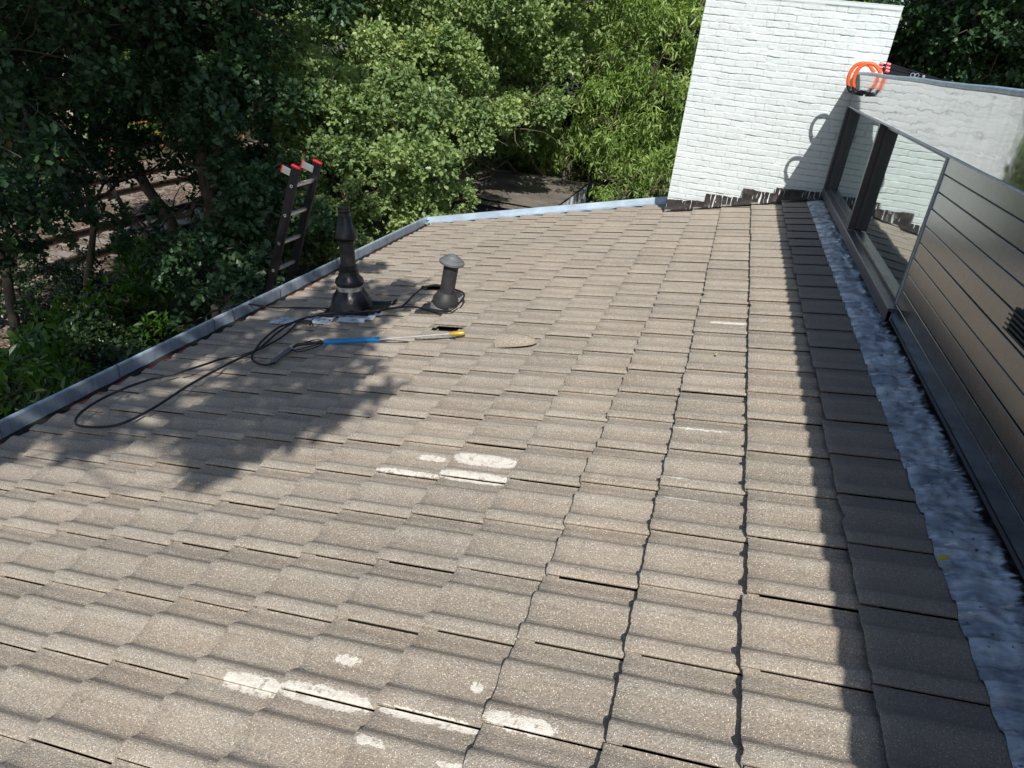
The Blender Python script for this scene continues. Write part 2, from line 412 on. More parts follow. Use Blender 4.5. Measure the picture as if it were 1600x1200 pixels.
def mat_flake():
    t = NT('flaking_painted_lead'); o = t.obj(); n = t.noise(t.mapping(o, (14, 30, 10)), 1.0, 5, .65)
    c = t.ramp(n, [(.36, (.04, .04, .045)), (.41, (.48, .54, .58)), (.62, (.70, .76, .80))])
    return t.finish(t.bsdf(c, .5, .2, .4, t.bump(n, .006, .6)))
M['flake'] = mat_flake()
def mat_shedroof():
    t = NT('mossy_bitumen_roof'); o = t.obj(); n = t.noise(o, 1.6, 6, .7); f = t.noise(o, 25, 5, .7)
    c = t.mix(t.ramp(n, [(.35, 0), (.65, 1)]), (.12, .105, .09), (.26, .23, .19))
    c = t.mix(1., c, t.ramp(f, [(.3, .55), (.7, 1.4)]), 'MULTIPLY')
    return t.finish(t.bsdf(c, .95, 0, .15, t.bump(f, .03, .8)))
M['shedroof'] = mat_shedroof()
def mat_shedside():
    t = NT('streaked_white_cladding'); o = t.obj()
    n = t.noise(t.mapping(o, (1, 15, .8)), 1., 4, .6)
    c = t.mix(t.ramp(n, [(.42, 0), (.60, 1)]), (.68, .75, .80), (.16, .16, .15))
    return t.finish(t.bsdf(c, .6, 0, .3))
M['shedside'] = mat_shedside()

LEAF = {}
LEAF['oak'] = mat_leaf('oak_leaf', [(0, (0.099, 0.163, 0.066)), (.45, (0.215, 0.309, 0.111)), (.8, (0.379, 0.479, 0.184)), (.95, (0.560, 0.600, 0.250)), (1, (0.600, 0.572, 0.210))], .28, .38)
LEAF['dark'] = mat_leaf('shaded_oak_leaf', [(0, (0.023, 0.057, 0.026)), (.5, (0.052, 0.109, 0.045)), (.92, (0.098, 0.172, 0.065)), (1, (0.172, 0.127, 0.050))], .2, .42)  # oak leaf with shade put into its colour, for the shaded trees
LEAF['long'] = mat_leaf('cherry_leaf', [(0, (0.108, 0.171, 0.040)), (.5, (0.216, 0.328, 0.081)), (.85, (0.351, 0.473, 0.127)), (1, (0.540, 0.600, 0.207))], .32, .38)
LEAF['laurel'] = mat_leaf('laurel_leaf', [(0, (.03, .09, .012)), (.6, (.075, .18, .02)), (1, (.19, .30, .05))], .3, .25, .6)
LEAF['ivy'] = mat_leaf('ivy_leaf', [(0, (.014, .034, .013)), (.6, (.03, .062, .022)), (1, (.075, .11, .04))], .15, .35)
LEAF['far'] = mat_leaf('woodland_leaf', [(0, (0.062, 0.125, 0.025)), (.5, (0.125, 0.237, 0.040)), (1, (0.300, 0.425, 0.080))], .3, .45)

# ================================================================== SETTING
def ground():
    n = 90; xs = np.linspace(-90, 90, n); ys = np.linspace(-60, 120, n)
    X, Y = np.meshgrid(xs, ys, indexing='ij')
    Z = -3.95 + .25 * (fnoise(X / 9, Y / 9, 3) - .5) * smooth01(np.abs(X + 16) / 8 - .5)
    mb = MB(); mb.grid(np.stack([X, Y, Z], -1)); o = mb.build('ground', M['ground'], smooth=True); tag(o, kind='structure')
    # track bed: raised strip of ballast
    ys = np.linspace(-30, 70, 240); xs = np.linspace(-20.6, -10.6, 40)
    X, Y = np.meshgrid(xs, ys, indexing='ij')
    e = np.minimum(X + 20.6, -10.6 - X)
    Z = -3.96 + .16 * smooth01(e / .9) + .03 * (vnoise(X * 5, Y * 5, 9) - .5)
    mb = MB(); mb.grid(np.stack([X, Y, Z], -1)); o = mb.build('track_bed', M['ballast'], smooth=True); tag(o, kind='structure')
ground()

# ================================================================== HOUSE
house = empty('house', (0, 0, 0))
tag(house, 'house with sloping brown concrete tile roof and dark clad upper storey', 'house')

def build_tiles():
    nu, ny = 6, 34
    V = []; F = []; T = []; base = 0
    chunk = [(-1.86, -1.605, 2.85, 2.985), (-2.50, -2.26, 4.02, 4.16)]
    for c in range(-12, 3):
        for j in range(-8, 25):
            s0 = c * G; y0 = j * TW
            if s0 > -0.9 and y0 > 6.93: continue
            if s0 > -1.3 and y0 > 7.3: continue
            ds = rng.normal(0, .0035); dn = abs(rng.normal(0, .0006)); rot = rng.normal(0, .004); tone = float(np.clip(rng.normal(.5, .2), 0, 1))
            tilt = rng.normal(0, .0009)
            L = G + .045 if c < 2 else G * .9
            u = np.array([0, .004, .06, .16, .26, L]); u = u * 1.0
            y = np.concatenate([[0.0], np.linspace(.003, .297, ny - 2), [.2985]])
            U, Yl = np.meshgrid(u, y, indexing='ij')
            yl = Yl.copy()
            h = roll(yl) - 0.0100 * smooth01((yl - 0.245) / 0.05)
            h = h - STEP * U / G + dn + tilt * (yl - .15) / .15
            h[0] -= .0025; h[:, 0] -= .002
            # ragged lower edge
            rag = (fnoise(y * 60 + j * 31, np.full_like(y, c * 7.3), 5) - .5) * .008
            Sx = U + ds + rot * (Yl - .15); Sx[0] += rag; Sx[1] += rag
            if rng.random() < .05:  # chipped corner
                cy = rng.uniform(.02, .28); Sx[:2] += np.exp(-((y - cy) / .018) ** 2) * rng.uniform(.006, .016)
            Yw = y0 + Yl + rng.normal(0, .0012)
            Sw = s0 + Sx
            top = np.stack([Sw, Yw, h], -1).reshape(-1, 3)
            # skirt verts along butt (i=0) and near side (j=0): thickness
            th = .020
            butt = np.stack([Sw[0] + .004, Yw[0], h[0] - th], -1)
            side = np.stack([Sw[:, 0], Yw[:, 0] + .002, h[:, 0] - .0058], -1)
            far = np.stack([Sw[:, -1], Yw[:, -1], h[:, -1] - .012], -1)
            nb = len(top); nB = len(butt); nS = len(side)
            V.append(np.concatenate([top, butt, side, far]))
            T.append(np.full(nb + nB + 2 * nS, tone))
            nyy = ny; idx = lambda a, b: base + a * nyy + b
            for a in range(nu - 1):
                for b in range(nyy - 1):
                    cs = Sw[a:a+2, b:b+2].mean(); cy = Yw[a:a+2, b:b+2].mean()
                    if any(p[0] < cs < p[1] and p[2] < cy < p[3] for p in chunk): continue
                    F.append((idx(a, b), idx(a + 1, b), idx(a + 1, b + 1), idx(a, b + 1)))
            for b in range(nyy - 1): F.append((idx(0, b + 1), base + nb + b + 1, base + nb + b, idx(0, b)))
            for a in range(nu - 1): F.append((idx(a, 0), base + nb + nB + a, base + nb + nB + a + 1, idx(a + 1, 0)))
            for a in range(nu - 1): F.append((idx(a + 1, nyy-1), base + nb + nB + nS + a + 1, base + nb + nB + nS + a, idx(a, nyy-1)))
            base += nb + nB + 2 * nS
    V = np.concatenate(V); T = np.concatenate(T); F = np.array(F)
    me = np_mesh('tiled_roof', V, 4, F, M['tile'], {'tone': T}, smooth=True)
    try: me.set_sharp_from_angle(angle=math.radians(38))
    except Exception: pass
    o = bpy.data.objects.new('tiled_roof', me); C.objects.link(o); o.parent = house
    o.rotation_euler = (0, -PITCH, 0)
    return o
roof = build_tiles()

def rp(s, y, n): return R3(s, y, n)
# roof deck beneath the tiles
mb = MB(); P = lambda s, y, n: R3(s, y, n)
def slab(mb, s0, s1, y0, y1, n0, n1, mi=0):
    pts = [P(s0,y0,n0),P(s1,y0,n0),P(s1,y1,n0),P(s0,y1,n0),P(s0,y0,n1),P(s1,y0,n1),P(s1,y1,n1),P(s0,y1,n1)]
    mb.add(pts, [(0,3,2,1),(4,5,6,7),(0,1,5,4),(1,2,6,5),(2,3,7,6),(3,0,4,7)], mi)
slab(mb, -3.79, 1.12, -2.4, 7.52, -.16, -.062)
mb.build('roof_deck', M['felt'], house)
# red eave comb, broken pieces under the lowest course
ys = np.linspace(-2.35, 7.45, 660); top = -.002 - .030 * (vnoise(ys * 7, ys * 0, 61) > .48) - .006 * vnoise(ys * 40, ys * 0, 62)
Pg = np.array([[P(-3.868 + .004 * math.sin(y * 31), y, n0 if q == 0 else t_) for y, t_ in zip(ys, top)] for q, n0 in ((0, -.07), (1, 0))] + [[P(-3.80, y, t_) for y, t_ in zip(ys, top)]])
mb = MB(); mb.grid(Pg)
mb.build('eave_comb', M['redwood'], house)
# vent hood tile
mb = MB(); a = np.linspace(0, PI, 15); uu = np.linspace(0, 1, 12)
A, U = np.meshgrid(a, uu, indexing='ij')
rad = .076 * np.sqrt(np.clip(1 - U ** 2.2, 0, 1))
Y = 2.553 + np.cos(A) * rad * 1.0; S = -1.235 + U * .27
N = .010 - STEP * .2 + np.sin(A) * rad * .95
mb.add([P(float(S[i,j]), float(Y[i,j]), float(N[i,j])) for i in range(15) for j in range(12)], [(i*12+j, i*12+j+1, (i+1)*12+j+1, (i+1)*12+j) for i in range(14) for j in range(11)])
mb.add([P(-1.231, 2.553 + math.cos(t) * .075, .004 + math.sin(t) * .070) for t in a], [tuple(range(15))])
hood = mb.build('tile_vent', M['tile'], house, smooth=True)
tag(hood, 'small rounded grey hood on a roof tile right of the brass nozzle')

# gutter (left eave)
mb = MB()
def gut(x0, x1, z0, z1, y0=-2.5, y1=7.66, mi=0): mb.box(x0, x1, y0, y1, z0, z1, mi)
gut(-3.872, -3.862, -1.03, -.876)          # outer wall
mb.tube([(-3.876, -2.5, -.872), (-3.876, 2.05, -.874), (-3.876, 4.2, -.871), (-3.876, 7.66, -.876)], .0105, 10)
gut(-3.862, -3.735, -1.03, -.984)
gut(-3.735, -3.725, -1.03, -.955)
gut_o = mb.build('gutter', M['gutter'], house, smooth=True)
mb = MB(); ys = np.linspace(-2.5, 7.6, 200); xs = np.array([-3.861, -3.84, -3.80, -3.76, -3.737])
X, Y = np.meshgrid(xs, ys, indexing='ij'); Z = -.980 + .022 * fnoise(X * 20, Y * 6, 4)
mb.grid(np.stack([X, Y, Z], -1)); sl = mb.build('gutter_sludge', M['sludge'], gut_o)
for y in (-.4, 1.13, 2.05, 3.08, 3.33, 4.02, 5.1, 6.3):
    mb = MB(); mb.tube([(-3.889, y, -.93), (-3.889, y, -.87), (-3.876, y, -.8600), (-3.855, y, -.87), (-3.855, y, -.975)], .004, 6)
    mb.box(-3.8905, -3.888, y - .012, y + .012, -1.0, -.89)
    mb.build('gutter_bracket', M['hood'], gut_o)
# fascia board below gutter
mb = MB(); mb.box(-3.722, -3.68, -2.4, 7.5, -1.2, -.975); mb.build('eave_board', M['frame'], house)
# verge trim on the far side
mb = MB()
n = 60; prof_v = [(7.505, -.012), (7.535, .002), (7.56, .0), (7.575, .055), (7.585, .068), (7.60, .068), (7.612, .05), (7.614, -.15)]
Pg = np.zeros((n, len(prof_v), 3))
for i, s in enumerate(np.linspace(-3.985, -.45, n)):
    for k, (y, nn) in enumerate(prof_v):
        Pg[i, k] = P(s, y + .003 * math.sin(i * .9 + k) * (k < 2), nn + (.004 * math.sin(i * 1.7) if k < 2 else 0))
mb.grid(Pg); mb.build('verge_trim', M['gutter'], house, smooth=True)
# walls under the roof
mb = MB(); mb.box(-3.5, 6, -2.4, 7.45, -4.0, -1.05); mb.build('lower_wall', M['wall'], house)

# lead apron between tiles and the wall
def lead_strip():
    ns, ny_ = 44, 1500
    ys = np.linspace(-2.4, 6.98, ny_); t = np.linspace(0, 1, ns)
    T_, Y = np.meshgrid(t, ys, indexing='ij')
    edge = .888 + .010 * (fnoise(Y * 5, Y * 0, 2) - .5)+ .006 * (fnoise(Y * 14, Y * 0 + 3, 6) - .5)
    S = edge + (1.155 - edge) * np.clip(T_ / .85, 0, 1)
    apron_fac = 1 - smooth01((T_ - .12) / .5)
    N = prof(Y) * (0.25 + .75 * apron_fac) - STEP * .75 + .007
    N = N + .004 * smooth01(T_ / .1)
    wr = fnoise(S * 22, Y * 11, 11, 4) - .5; wr2 = np.abs(fnoise(S * 9 + Y * 3, Y * 26, 31, 3) - .5)
    crm = smooth01(T_ / .5)
    N = N + wr * .018 * (0.45 + crm) - wr2 * .036 * (.25 + crm)
    N = N + .007 * (np.mod(Y + .35, 1.45) / 1.45) ** 10
    N = N + .06 * np.clip((T_ - .85) / .15, 0, 1)
    X = S * CP - N * SP; Z = S * SP + N * CP
    V = np.stack([X, Y, Z], -1).reshape(-1, 3)
    i, j = np.meshgrid(np.arange(ns - 1), np.arange(ny_ - 1), indexing='ij'); b = i * ny_ + j
    F = np.stack([b, b + ny_, b + ny_ + 1, b + 1], -1).reshape(-1, 4)
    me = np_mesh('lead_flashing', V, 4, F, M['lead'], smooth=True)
    o = bpy.data.objects.new('lead_flashing', me); C.objects.link(o); o.parent = house
lead_strip()

# upper storey ------------------------------------------------------
XW = 1.05
ZB, ZT = .290, 1.200      # cladding bottom and top
YC = 2.765                # far end of the boards / start of window
mb = MB(); mb.box(1.19, 6, -2.6, 6.97, .15, 1.46); mb.build('upper_wall', M['felt'], house)
# boards
mbv = []; nb = 10; bh = (ZT - ZB - .012) / nb
V = []; F = []; T = []
mb = MB(); tones = []
for k in range(nb + 1):
    z0 = ZB + .075 * 0 + k * bh
    if k == nb: break
    z1 = z0 + bh
    prf = [(XW + .016, z0 + .0), (XW + .001, z0 + .0005), (XW, z0 + .0025), (XW - .0002, z1 - .007), (XW + .0015, z1 - .0052), (XW + .013, z1 - .005), (XW + .014, z1 + .001)]
    yy = np.linspace(-2.5, YC, 24)
    Pg = np.array([[(x + .0012 * math.sin(y * 1.7 + k * 2.1), y, z) for y in yy] for (x, z) in prf])
    mb.grid(Pg); tones += [random.random()] * (len(prf) * len(yy))
cl = mb.build('cladding', M['clad'], house)
a = cl.data.attributes.new('tone', 'FLOAT', 'POINT'); a.data.foreach_set('value', tones)
mb = MB(); mb.box(XW - .004, XW + .05, -2.5, YC + .0, ZB - .018, ZB - .002)      # plinth board
mb.build('plinth_board', M['frame'], house, bevel=.002)
mb = MB(); mb.box(XW - .006, XW + .05, YC + .001, YC + .008, ZB - .018, ZT - .002); mb.build('edge_trim', M['gutter'], house)
mb = MB(); mb.box(1.115, 1.185, -2.4, 6.95, .10, .362); mb.build('wall_base', M['felt'], house)

# window
win = MB()
win.box(1.005, 1.10, 6.90, 6.985, .37, 1.19)
win.box(1.035, 1.10, 6.83, 6.90, .37, 1.19)
win.box(1.05, 1.10, YC + .016, 6.83, .366, .392)
win.box(1.045, 1.10, YC + .016, 6.83, 1.165, 1.189)
win.box(1.045, 1.10, YC + .016, YC + .045, .392, 1.165)
window = win.build('window', M['frame'], house, bevel=.003)
mb = MB(); mb.box(1.002, 1.076, 4.735, 4.795, .380, 1.188); mb.box(1.05, 1.098, 4.70, 4.735, .394, 1.163); mb.build('mullion', M['frame'], window, bevel=.003)
for (y0, y1) in ((YC + .045, 4.70), (4.795, 6.83)):
    mb = MB(); mb.box(1.074, 1.080, y0, y1, .392, 1.165); mb.build('pane', M['glass'], window)
mb = MB(); pts = [(.995, .350), (.995, .364), (1.0, .368), (1.10, .376), (1.10, .350)]
yy = (YC - .09, 6.93); mb.add([(x, y, z) for y in yy for x, z in pts], [(0,1,2,3,4), (9,8,7,6,5)] + [(i, 5+i, 5+(i+1)%5, (i+1)%5) for i in range(5)])
mb.box(.997, 1.002, YC - .09, 6.93, .29, .349)
mb.build('sill', mat_simple('sill_metal', (.10, .10, .125), .4, .5, .5, .2, 15), window, bevel=.002)
# fascia and coping
mb = MB(); yy = np.linspace(-2.6, 6.93, 60); zz = np.linspace(1.200, 1.50, 8)
Y, Z = np.meshgrid(yy, zz, indexing='ij'); X = 1.012 + .0035 * (fnoise(Y * 1.5, Z * 3, 8) - .5) * 2
mb.grid(np.stack([X, Y, Z], -1)); fz = mb.build('fascia', M['zinc'], house, smooth=True)
mb = MB(); mb.box(1.006, 1.12, -2.6, 6.93, 1.190, 1.1995); mb.build('fascia_drip', M['gutter'], house, bevel=.002)
mb = MB(); pts = [(1.005 + .0025 * math.sin(y * 5.1), y, 1.512 + .0015 * math.sin(y * 3.3 + 1) * (1 if i % 3 else 2)) for i, y in enumerate(np.linspace(-2.6, 6.98, 60))]
mb.tube(pts, .015, 10); mb.box(1.006, 1.32, -2.6, 6.98, 1.505, 1.519)
mb.build('coping', M['gutter'], house, smooth=True)
mb = MB(); mb.box(1.32, 6, -2.6, 6.98, 1.465, 1.474); mb.build('flat_roof', M['felt'], house)
# louvre vent on the cladding
mb = MB(); mb.box(XW - .018, XW - .004, .93, 1.225, .765, .855)
for k in range(5):
    z = .774 + k * .017
    mb.obox((XW - .024, 1.077, z), (.008, 0, -.005), (0, .147, 0), (.001, 0, .003))
mb.build('louvre_vent', M['blackmatt'], house, bevel=.001)

# chimney -----------------------------------------------------------
CX0, CX1, CY, CZ0, CZ1 = -.622, 1.253, 7.0, -.5, 2.125
def chimney():
    dx, dz = .0062, .0042
    xs = np.arange(CX0, CX1 + dx * .5, dx); zs = np.arange(-.25, CZ1 + dz * .5, dz)
    X, Z = np.meshgrid(xs, zs, indexing='ij')
    rowh = .0655; bl = .218
    zw = Z + .014 * (fnoise(X * 5, Z * 7, 21) - .5) + .007 * (fnoise(X * 34, Z * 24, 22) - .5)
    row = np.floor(zw / rowh).astype(int); fz_ = zw / rowh - row
    rr = np.array([random.Random(int(k) + 99).random() for k in range(row.min(), row.max() + 1)])[row - row.min()]
    off = np.where(row % 2 == 0, 0, .5) + (rr - .5) * .25
    xw = X / bl + off + .02 * (fnoise(X * 30, Z * 40, 23) - .5)
    col = np.floor(xw).astype(int); fx = xw - col
    hsh = ((col * 7919 + row * 104729) * 2654435761 & 0xffffffff) / 4294967295.0
    hs2 = ((col * 15485863 + row * 32452843) * 2246822519 & 0xffffffff) / 4294967295.0
    # header bricks at random: split
    half = (hs2 > .8); fx = np.where(half, (fx * 2) % 1, fx); blw = np.where(half, bl / 2, bl)
    ez = np.minimum(fz_, 1 - fz_) * rowh; ex = np.minimum(fx, 1 - fx) * blw
    jn = vnoise(X * 24, Z * 60, 5)
    jw = .0018 + .0055 * jn
    dj = 1 - smooth01((ez - .001) / jw)              # bed joints, strong
    dv = (1 - smooth01((ex - .0005) / (.003 + .002 * jn))) * (.35 + .65 * vnoise(X * 13, Z * 29, 8)) * .85
    depth = np.maximum(dj * (.45 + .75 * vnoise(X * 9, Z * 17, 6)), dv)
    H = (hsh - .5) * .010 + (hs2 - .5) * .05 * 0 + .004 * (fnoise(X * 25, Z * 40, 40, 3) - .5) + (fz_ - .5) * .006 * (hs2 - .3)
    H = H - .0095 * depth
    rim = smooth01((Z - (CZ1 - .05)) / .02); H = H * (1 - rim) + .010 * rim
    ed = np.minimum(X - CX0, CX1 - X); H = H * smooth01(ed / .006 + .25)
    V = np.stack([X, CY - H, Z], -1).reshape(-1, 3)
    a, b = X.shape
    i, j = np.meshgrid(np.arange(a - 1), np.arange(b - 1), indexing='ij'); q = i * b + j
    F = np.stack([q, q + b, q + b + 1, q + 1], -1).reshape(-1, 4)
    me = np_mesh('brick_face', V, 4, F, M['brick'], {'pit': np.clip(depth, 0, 1).ravel() * (1 - rim.ravel())}, smooth=True)
    o = bpy.data.objects.new('chimney', me); C.objects.link(o); o.parent = house
    return o
chim = chimney()
mb = MB(); mb.box(CX0 + .004, CX1 - .004, CY + .012, CY + .85, CZ0, CZ1 - .012)
mb.box(CX0 + .004, CX1 - .004, CY + .03, CY + .82, CZ1 - .02, CZ1 - .004)
core = mb.build('stack_core', M['brick'], chim); 
a = core.data.attributes.new('pit', 'FLOAT', 'POINT')
mb = MB(); mb.box(CX0 - .004, CX1 + .004, CY - .006, CY + .86, CZ1 - .002, CZ1 + .008); cap = mb.build('chimney_cap', M['brick'], chim, bevel=.004); cap.data.attributes.new('pit', 'FLOAT', 'POINT')
# stepped flashing: each step a wavy sheet standing on the tiles
for (x0, x1, z0, z1) in ((-.633, -.19, -.036, .004), (-.20, .190, .088, .108), (.185, .53, .215, .205), (.52, 1.05, .272, .292)):
    n = 60; rows = 7
    xs = np.linspace(x0, x1, n); Pg = np.zeros((rows, n, 3))
    topz = .018 + z0 + (z1 - z0) * (xs - x0) / (x1 - x0) + .022 * (fnoise(xs * 14, xs * 0 + x0, 3) - .5) + .012 * (fnoise(xs * 60, xs * 0 + x0, 5) - .5)
    for r in range(rows):
        f = r / (rows - 1); zb = xs * math.tan(PITCH) - .06
        z = zb * (1 - f) + topz * f
        Pg[r] = np.stack([xs, CY - .016 - .006 * (x0 > 0) * f - .008 * fnoise(xs * 18, z * 18, 4) - .05 * (1 - f) ** 3, z], -1)
    mb = MB(); mb.grid(Pg); mb.build('step_flashing', M['flash'], chim, smooth=True)
# soaker lying on the tiles at the foot of the chimney
mb = MB(); n = 120; ss = np.linspace(-.62, 1.07, n); yy = np.linspace(6.88, 7.0, 6); S, Y = np.meshgrid(ss, yy, indexing='ij')
N = .004 + .012 * fnoise(S * 20, Y * 20, 6)
mb.grid(np.stack([S * CP - N * SP, Y, S * SP + N * CP], -1)); mb.build('soaker', M['flash'], chim, smooth=True)

# ================================================================== FLUE
def flue():
    base = Vector((-2.775, 3.47, -.70)); ax = Vector((-.082, 0.0, .996)).normalized()
    r = empty('flue_pipe', base); tag(r, 'tall black flue terminal with conical cowl and bulging boot standing on the tiles', 'flue')
    lat = lambda pr, nm, m, par=r, **k: (lambda b: b.build(nm, m, par, smooth=True))(MB().lathe(pr, base, ax, 40, **k))
    # boot: lumpy skirt
    n = 48; hs = [(-.05, .205), (0, .195), (.05, .178), (.10, .165), (.145, .150), (.18, .125), (.20, .112)]
    u = Vector((1, 0, 0)); u = (u - ax * u.dot(ax)).normalized(); w_ = ax.cross(u)
    vs_ = []
    for h, rd in hs:
        for j in range(n):
            a = 2*PI*j/n; k = rd * (1 + .07 * math.sin(3*a + .6) * (1 - h/.2) + .04 * math.sin(7*a + h*20) * (1-h/.2))
            if h <= 0: k *= 1.0
            p = base + ax * h + (u * math.cos(a) + w_ * math.sin(a)) * k
            if h <= .05: p.z += (p.x - base.x) * SP * (1 - max(h, 0) / .05) * 1.0
            vs_.append(p)
    k = len(hs); fs = [(i*n+j, i*n+(j+1)%n, (i+1)*n+(j+1)%n, (i+1)*n+j) for i in range(k-1) for j in range(n)]
    MB().add(vs_, fs).build('boot', M['bitumen'], r, smooth=True)
    b = lat([(.175, .098), (.178, .104), (.238, .102), (.242, .096)], 'clamp_band', M['band'])
    lat([(.236, .080), (.24, .112), (.262, .119), (.29, .112), (.315, .088), (.335, .082), (.36, .080), (.362, .074)], 'upper_collar', M['black'])
    lat([(.36, .070), (.40, .072), (.405, .066)], 'socket', M['black'])
    lat([(.40, .0605), (.61, .0605)], 'pipe', M['blackmatt'])
    lat([(.595, .066), (.60, .0715), (.612, .0715), (.616, .064)], 'pipe_ring', M['black'])
    cw = lat([(.628, .060), (.626, .090), (.634, .0935), (.645, .093), (.705, .078), (.712, .0745), (.80, .0535), (.803, .049), (.832, .048), (.834, .044)], 'cowl', M['black'])
    lat([(.836, .040), (.84, .0475), (.862, .0475), (.864, .042)], 'cowl_top', M['black'], cw)
    lat([(.864, .040), (.866, .053), (.874, .054), (.876, .030)], 'cowl_lid', M['black'], cw)
    # flaking lead aprons on both sides in front of the boot
    for (s0, s1, y0, y1) in ((-3.45, -3.06, 3.13, 3.30), (-3.05, -2.84, 3.12, 3.29), (-2.80, -2.47, 3.12, 3.30)):
        S, Y = np.meshgrid(np.linspace(s0, s1, 30), np.linspace(y0, y1, 14), indexing='ij')
        N = roof_h(S, Y) + .012 + .006 * fnoise(S * 40, Y * 40, 3)
        mb = MB(); mb.grid(np.stack([S * CP - N * SP, Y, S * SP + N * CP], -1)); mb.build('lead_apron', M['flake'], r, smooth=True)
    S, Y = np.meshgrid(np.linspace(-3.09, -2.50, 40), np.linspace(3.29, 3.66, 20), indexing='ij')
    N = roof_h(S, Y) * .7 + .008 + .012 * fnoise(S * 12, Y * 12, 3) 
    mb = MB(); mb.grid(np.stack([S * CP - N * SP, Y, S * SP + N * CP], -1)); mb.build('base_sheet', M['bitumen'], r, smooth=True)
flue()

def vent():
    base = Vector((-1.93, 3.42, -.50)); ax = Vector((.105, 0, .994)).normalized(); nr = Vector((-SP, 0, CP))
    r = empty('vent_pipe', base); tag(r, 'short grey vent pipe with mushroom cap and cable looped round its foot', 'vent pipe')
    S, Y = np.meshgrid(np.linspace(-2.19, -1.87, 24), np.linspace(3.29, 3.56, 20), indexing='ij')
    N = roof_h(S, Y) * .6 + .010
    mb = MB(); mb.grid(np.stack([S * CP - N * SP, Y, S * SP + N * CP], -1)); mb.build('vent_tile', M['blackmatt'], r, smooth=True)
    MB().lathe([(-.03, .125), (.0, .118), (.05, .095), (.09, .078)], base + Vector((-.01, 0, 0)), nr, 36, cap=False).build('cone_foot', M['hood'], r, smooth=True)
    MB().lathe([(.05, .098), (.07, .105), (.11, .100), (.15, .078), (.165, .064)], base, ax, 36).build('swivel_collar', M['blackmatt'], r, smooth=True)
    MB().lathe([(.10, .0575), (.375, .0575)], base, ax, 36).build('pipe', M['blackmatt'], r, smooth=True)
    MB().lathe([(.372, .060), (.43, .060)], base, ax, 36).build('pipe_neck', M['black'], r, smooth=True)
    MB().lathe([(.372 + .028, .055), (.400, .094), (.410, .0985), (.420, .098), (.434, .078), (.441, .077), (.442, .066), (.458, .044), (.463, .042), (.4635, .034), (.474, .018), (.477, .003)], base, ax, 40).build('cap', M['hood'], r, smooth=True)
    return r
vent()

# ================================================================== HOSE, GUN, LANCE
def lift(pts, h): 
    out = []
    for i, (s, y) in enumerate(pts):
        hh = h[i] if hasattr(h, '__len__') else h
        out.append(R3(s, y, max(-.010, 0) + .012 + hh))
    return out
r_h = .0082
mb = MB()
H1 = [(-4.26, 3.36), (-4.17, 3.47), (-4.06, 3.55), (-3.95, 3.56), (-3.67, 3.522), (-3.159, 3.447), (-2.923, 3.37)]
p = [R3(-4.30, 3.2, -.45), R3(-4.26, 3.3, -.05)] + lift(H1, [.03, .05, .06, .05, .02, .02, .015])
mb.tube(catmull(p, 8), r_h, 8)
hose = mb.build('cable', M['rubber'], smooth=True); tag(hose, 'black cable running from the flue foot over the gutter edge', 'cable')
mb = MB()
H4 = [(-2.93, 3.30), (-2.75, 3.24), (-2.548, 3.326), (-2.336, 3.37), (-2.289, 3.50), (-2.267, 3.66), (-2.17, 3.70), (-2.02, 3.66), (-1.85, 3.53), (-1.80, 3.36), (-1.866, 3.23), (-2.073, 3.30), (-2.284, 3.38), (-2.495, 3.34), (-2.57, 3.30)]
mb.tube(catmull(lift(H4, [.02, .03, .02, .03, .07, .09, .10, .08, .07, .06, .02, .02, .02, .015, .015]), 8), r_h, 8)
o = mb.build('cable', M['rubber'], smooth=True); tag(o, 'black cable looped once round the foot of the mushroom capped vent pipe', 'cable')
mb = MB()
H2 = [(-2.70, 3.25), (-2.954, 3.30), (-3.099, 3.21), (-3.152, 3.124), (-3.235, 2.97), (-3.173, 2.68), (-3.075, 2.44), (-2.985, 2.29), (-2.88, 2.20), (-2.775, 2.16), (-2.73, 2.20)]
H3 = [(-2.98, 3.02), (-3.02, 3.10), (-3.121, 3.078), (-3.05, 2.829), (-3.03, 2.618), (-3.06, 2.385), (-3.19, 2.25), (-3.25, 2.12), (-3.34, 1.96), (-3.47, 1.82), (-3.545, 1.635), (-3.56, 1.453), (-3.537, 1.32), (-3.445, 1.229), (-3.275, 1.215), (-3.125, 1.26), (-3.065, 1.45), (-3.07, 1.73), (-3.08, 1.99), (-3.065, 2.24), (-3.06, 2.47), (-3.15, 2.85), (-3.163, 3.09), (-3.10, 3.21)]
mb.tube(catmull(lift(H2, .016), 8), r_h, 8)
mb.tube(catmull(lift(H3, [.01, .015, .02, .02, .02, .025, .035, .04, .045, .05, .05, .045, .03, .02, .015, .02, .03, .04, .035, .03, .02, .02, .02, .02]), 8), r_h, 8)
o = mb.build('pressure_hose', M['rubber'], smooth=True); tag(o, 'black pressure washer hose lying in a long loop beside the gutter', 'hose')

lance = empty('spray_lance', R3(-2.4, 2.6, .02)); tag(lance, 'pressure washer spray lance with blue sleeve, thin steel rod and yellow nozzle', 'spray lance')
a0 = Vector(R3(-2.575, 2.583, .030)); a1 = Vector(R3(-2.135, 2.605, .034)); a2 = Vector(R3(-1.612, 2.668, .040)); a3 = Vector(R3(-1.518, 2.688, .036))
d = (a1 - a0)
MB().tube([a0, a0 + d*.02, a0 + d*.5, a0 + d*.97, a1], [.014, .0185, .0175, .0185, .015], 14).build('sleeve', M['blue'], lance, smooth=True)
MB().tube([a1 - d*.1, a2], .0070, 10).build('rod', M['steel'], lance, smooth=True)
dd = a3 - a2
MB().tube([a2 - dd*.12, a2 + dd*.05, a2 + dd*.12, a2 + dd*.6, a2 + dd*.95, a3], [.010, .014, .0165, .0185, .0145, .010], 14).build('nozzle', M['brass'], lance, smooth=True)
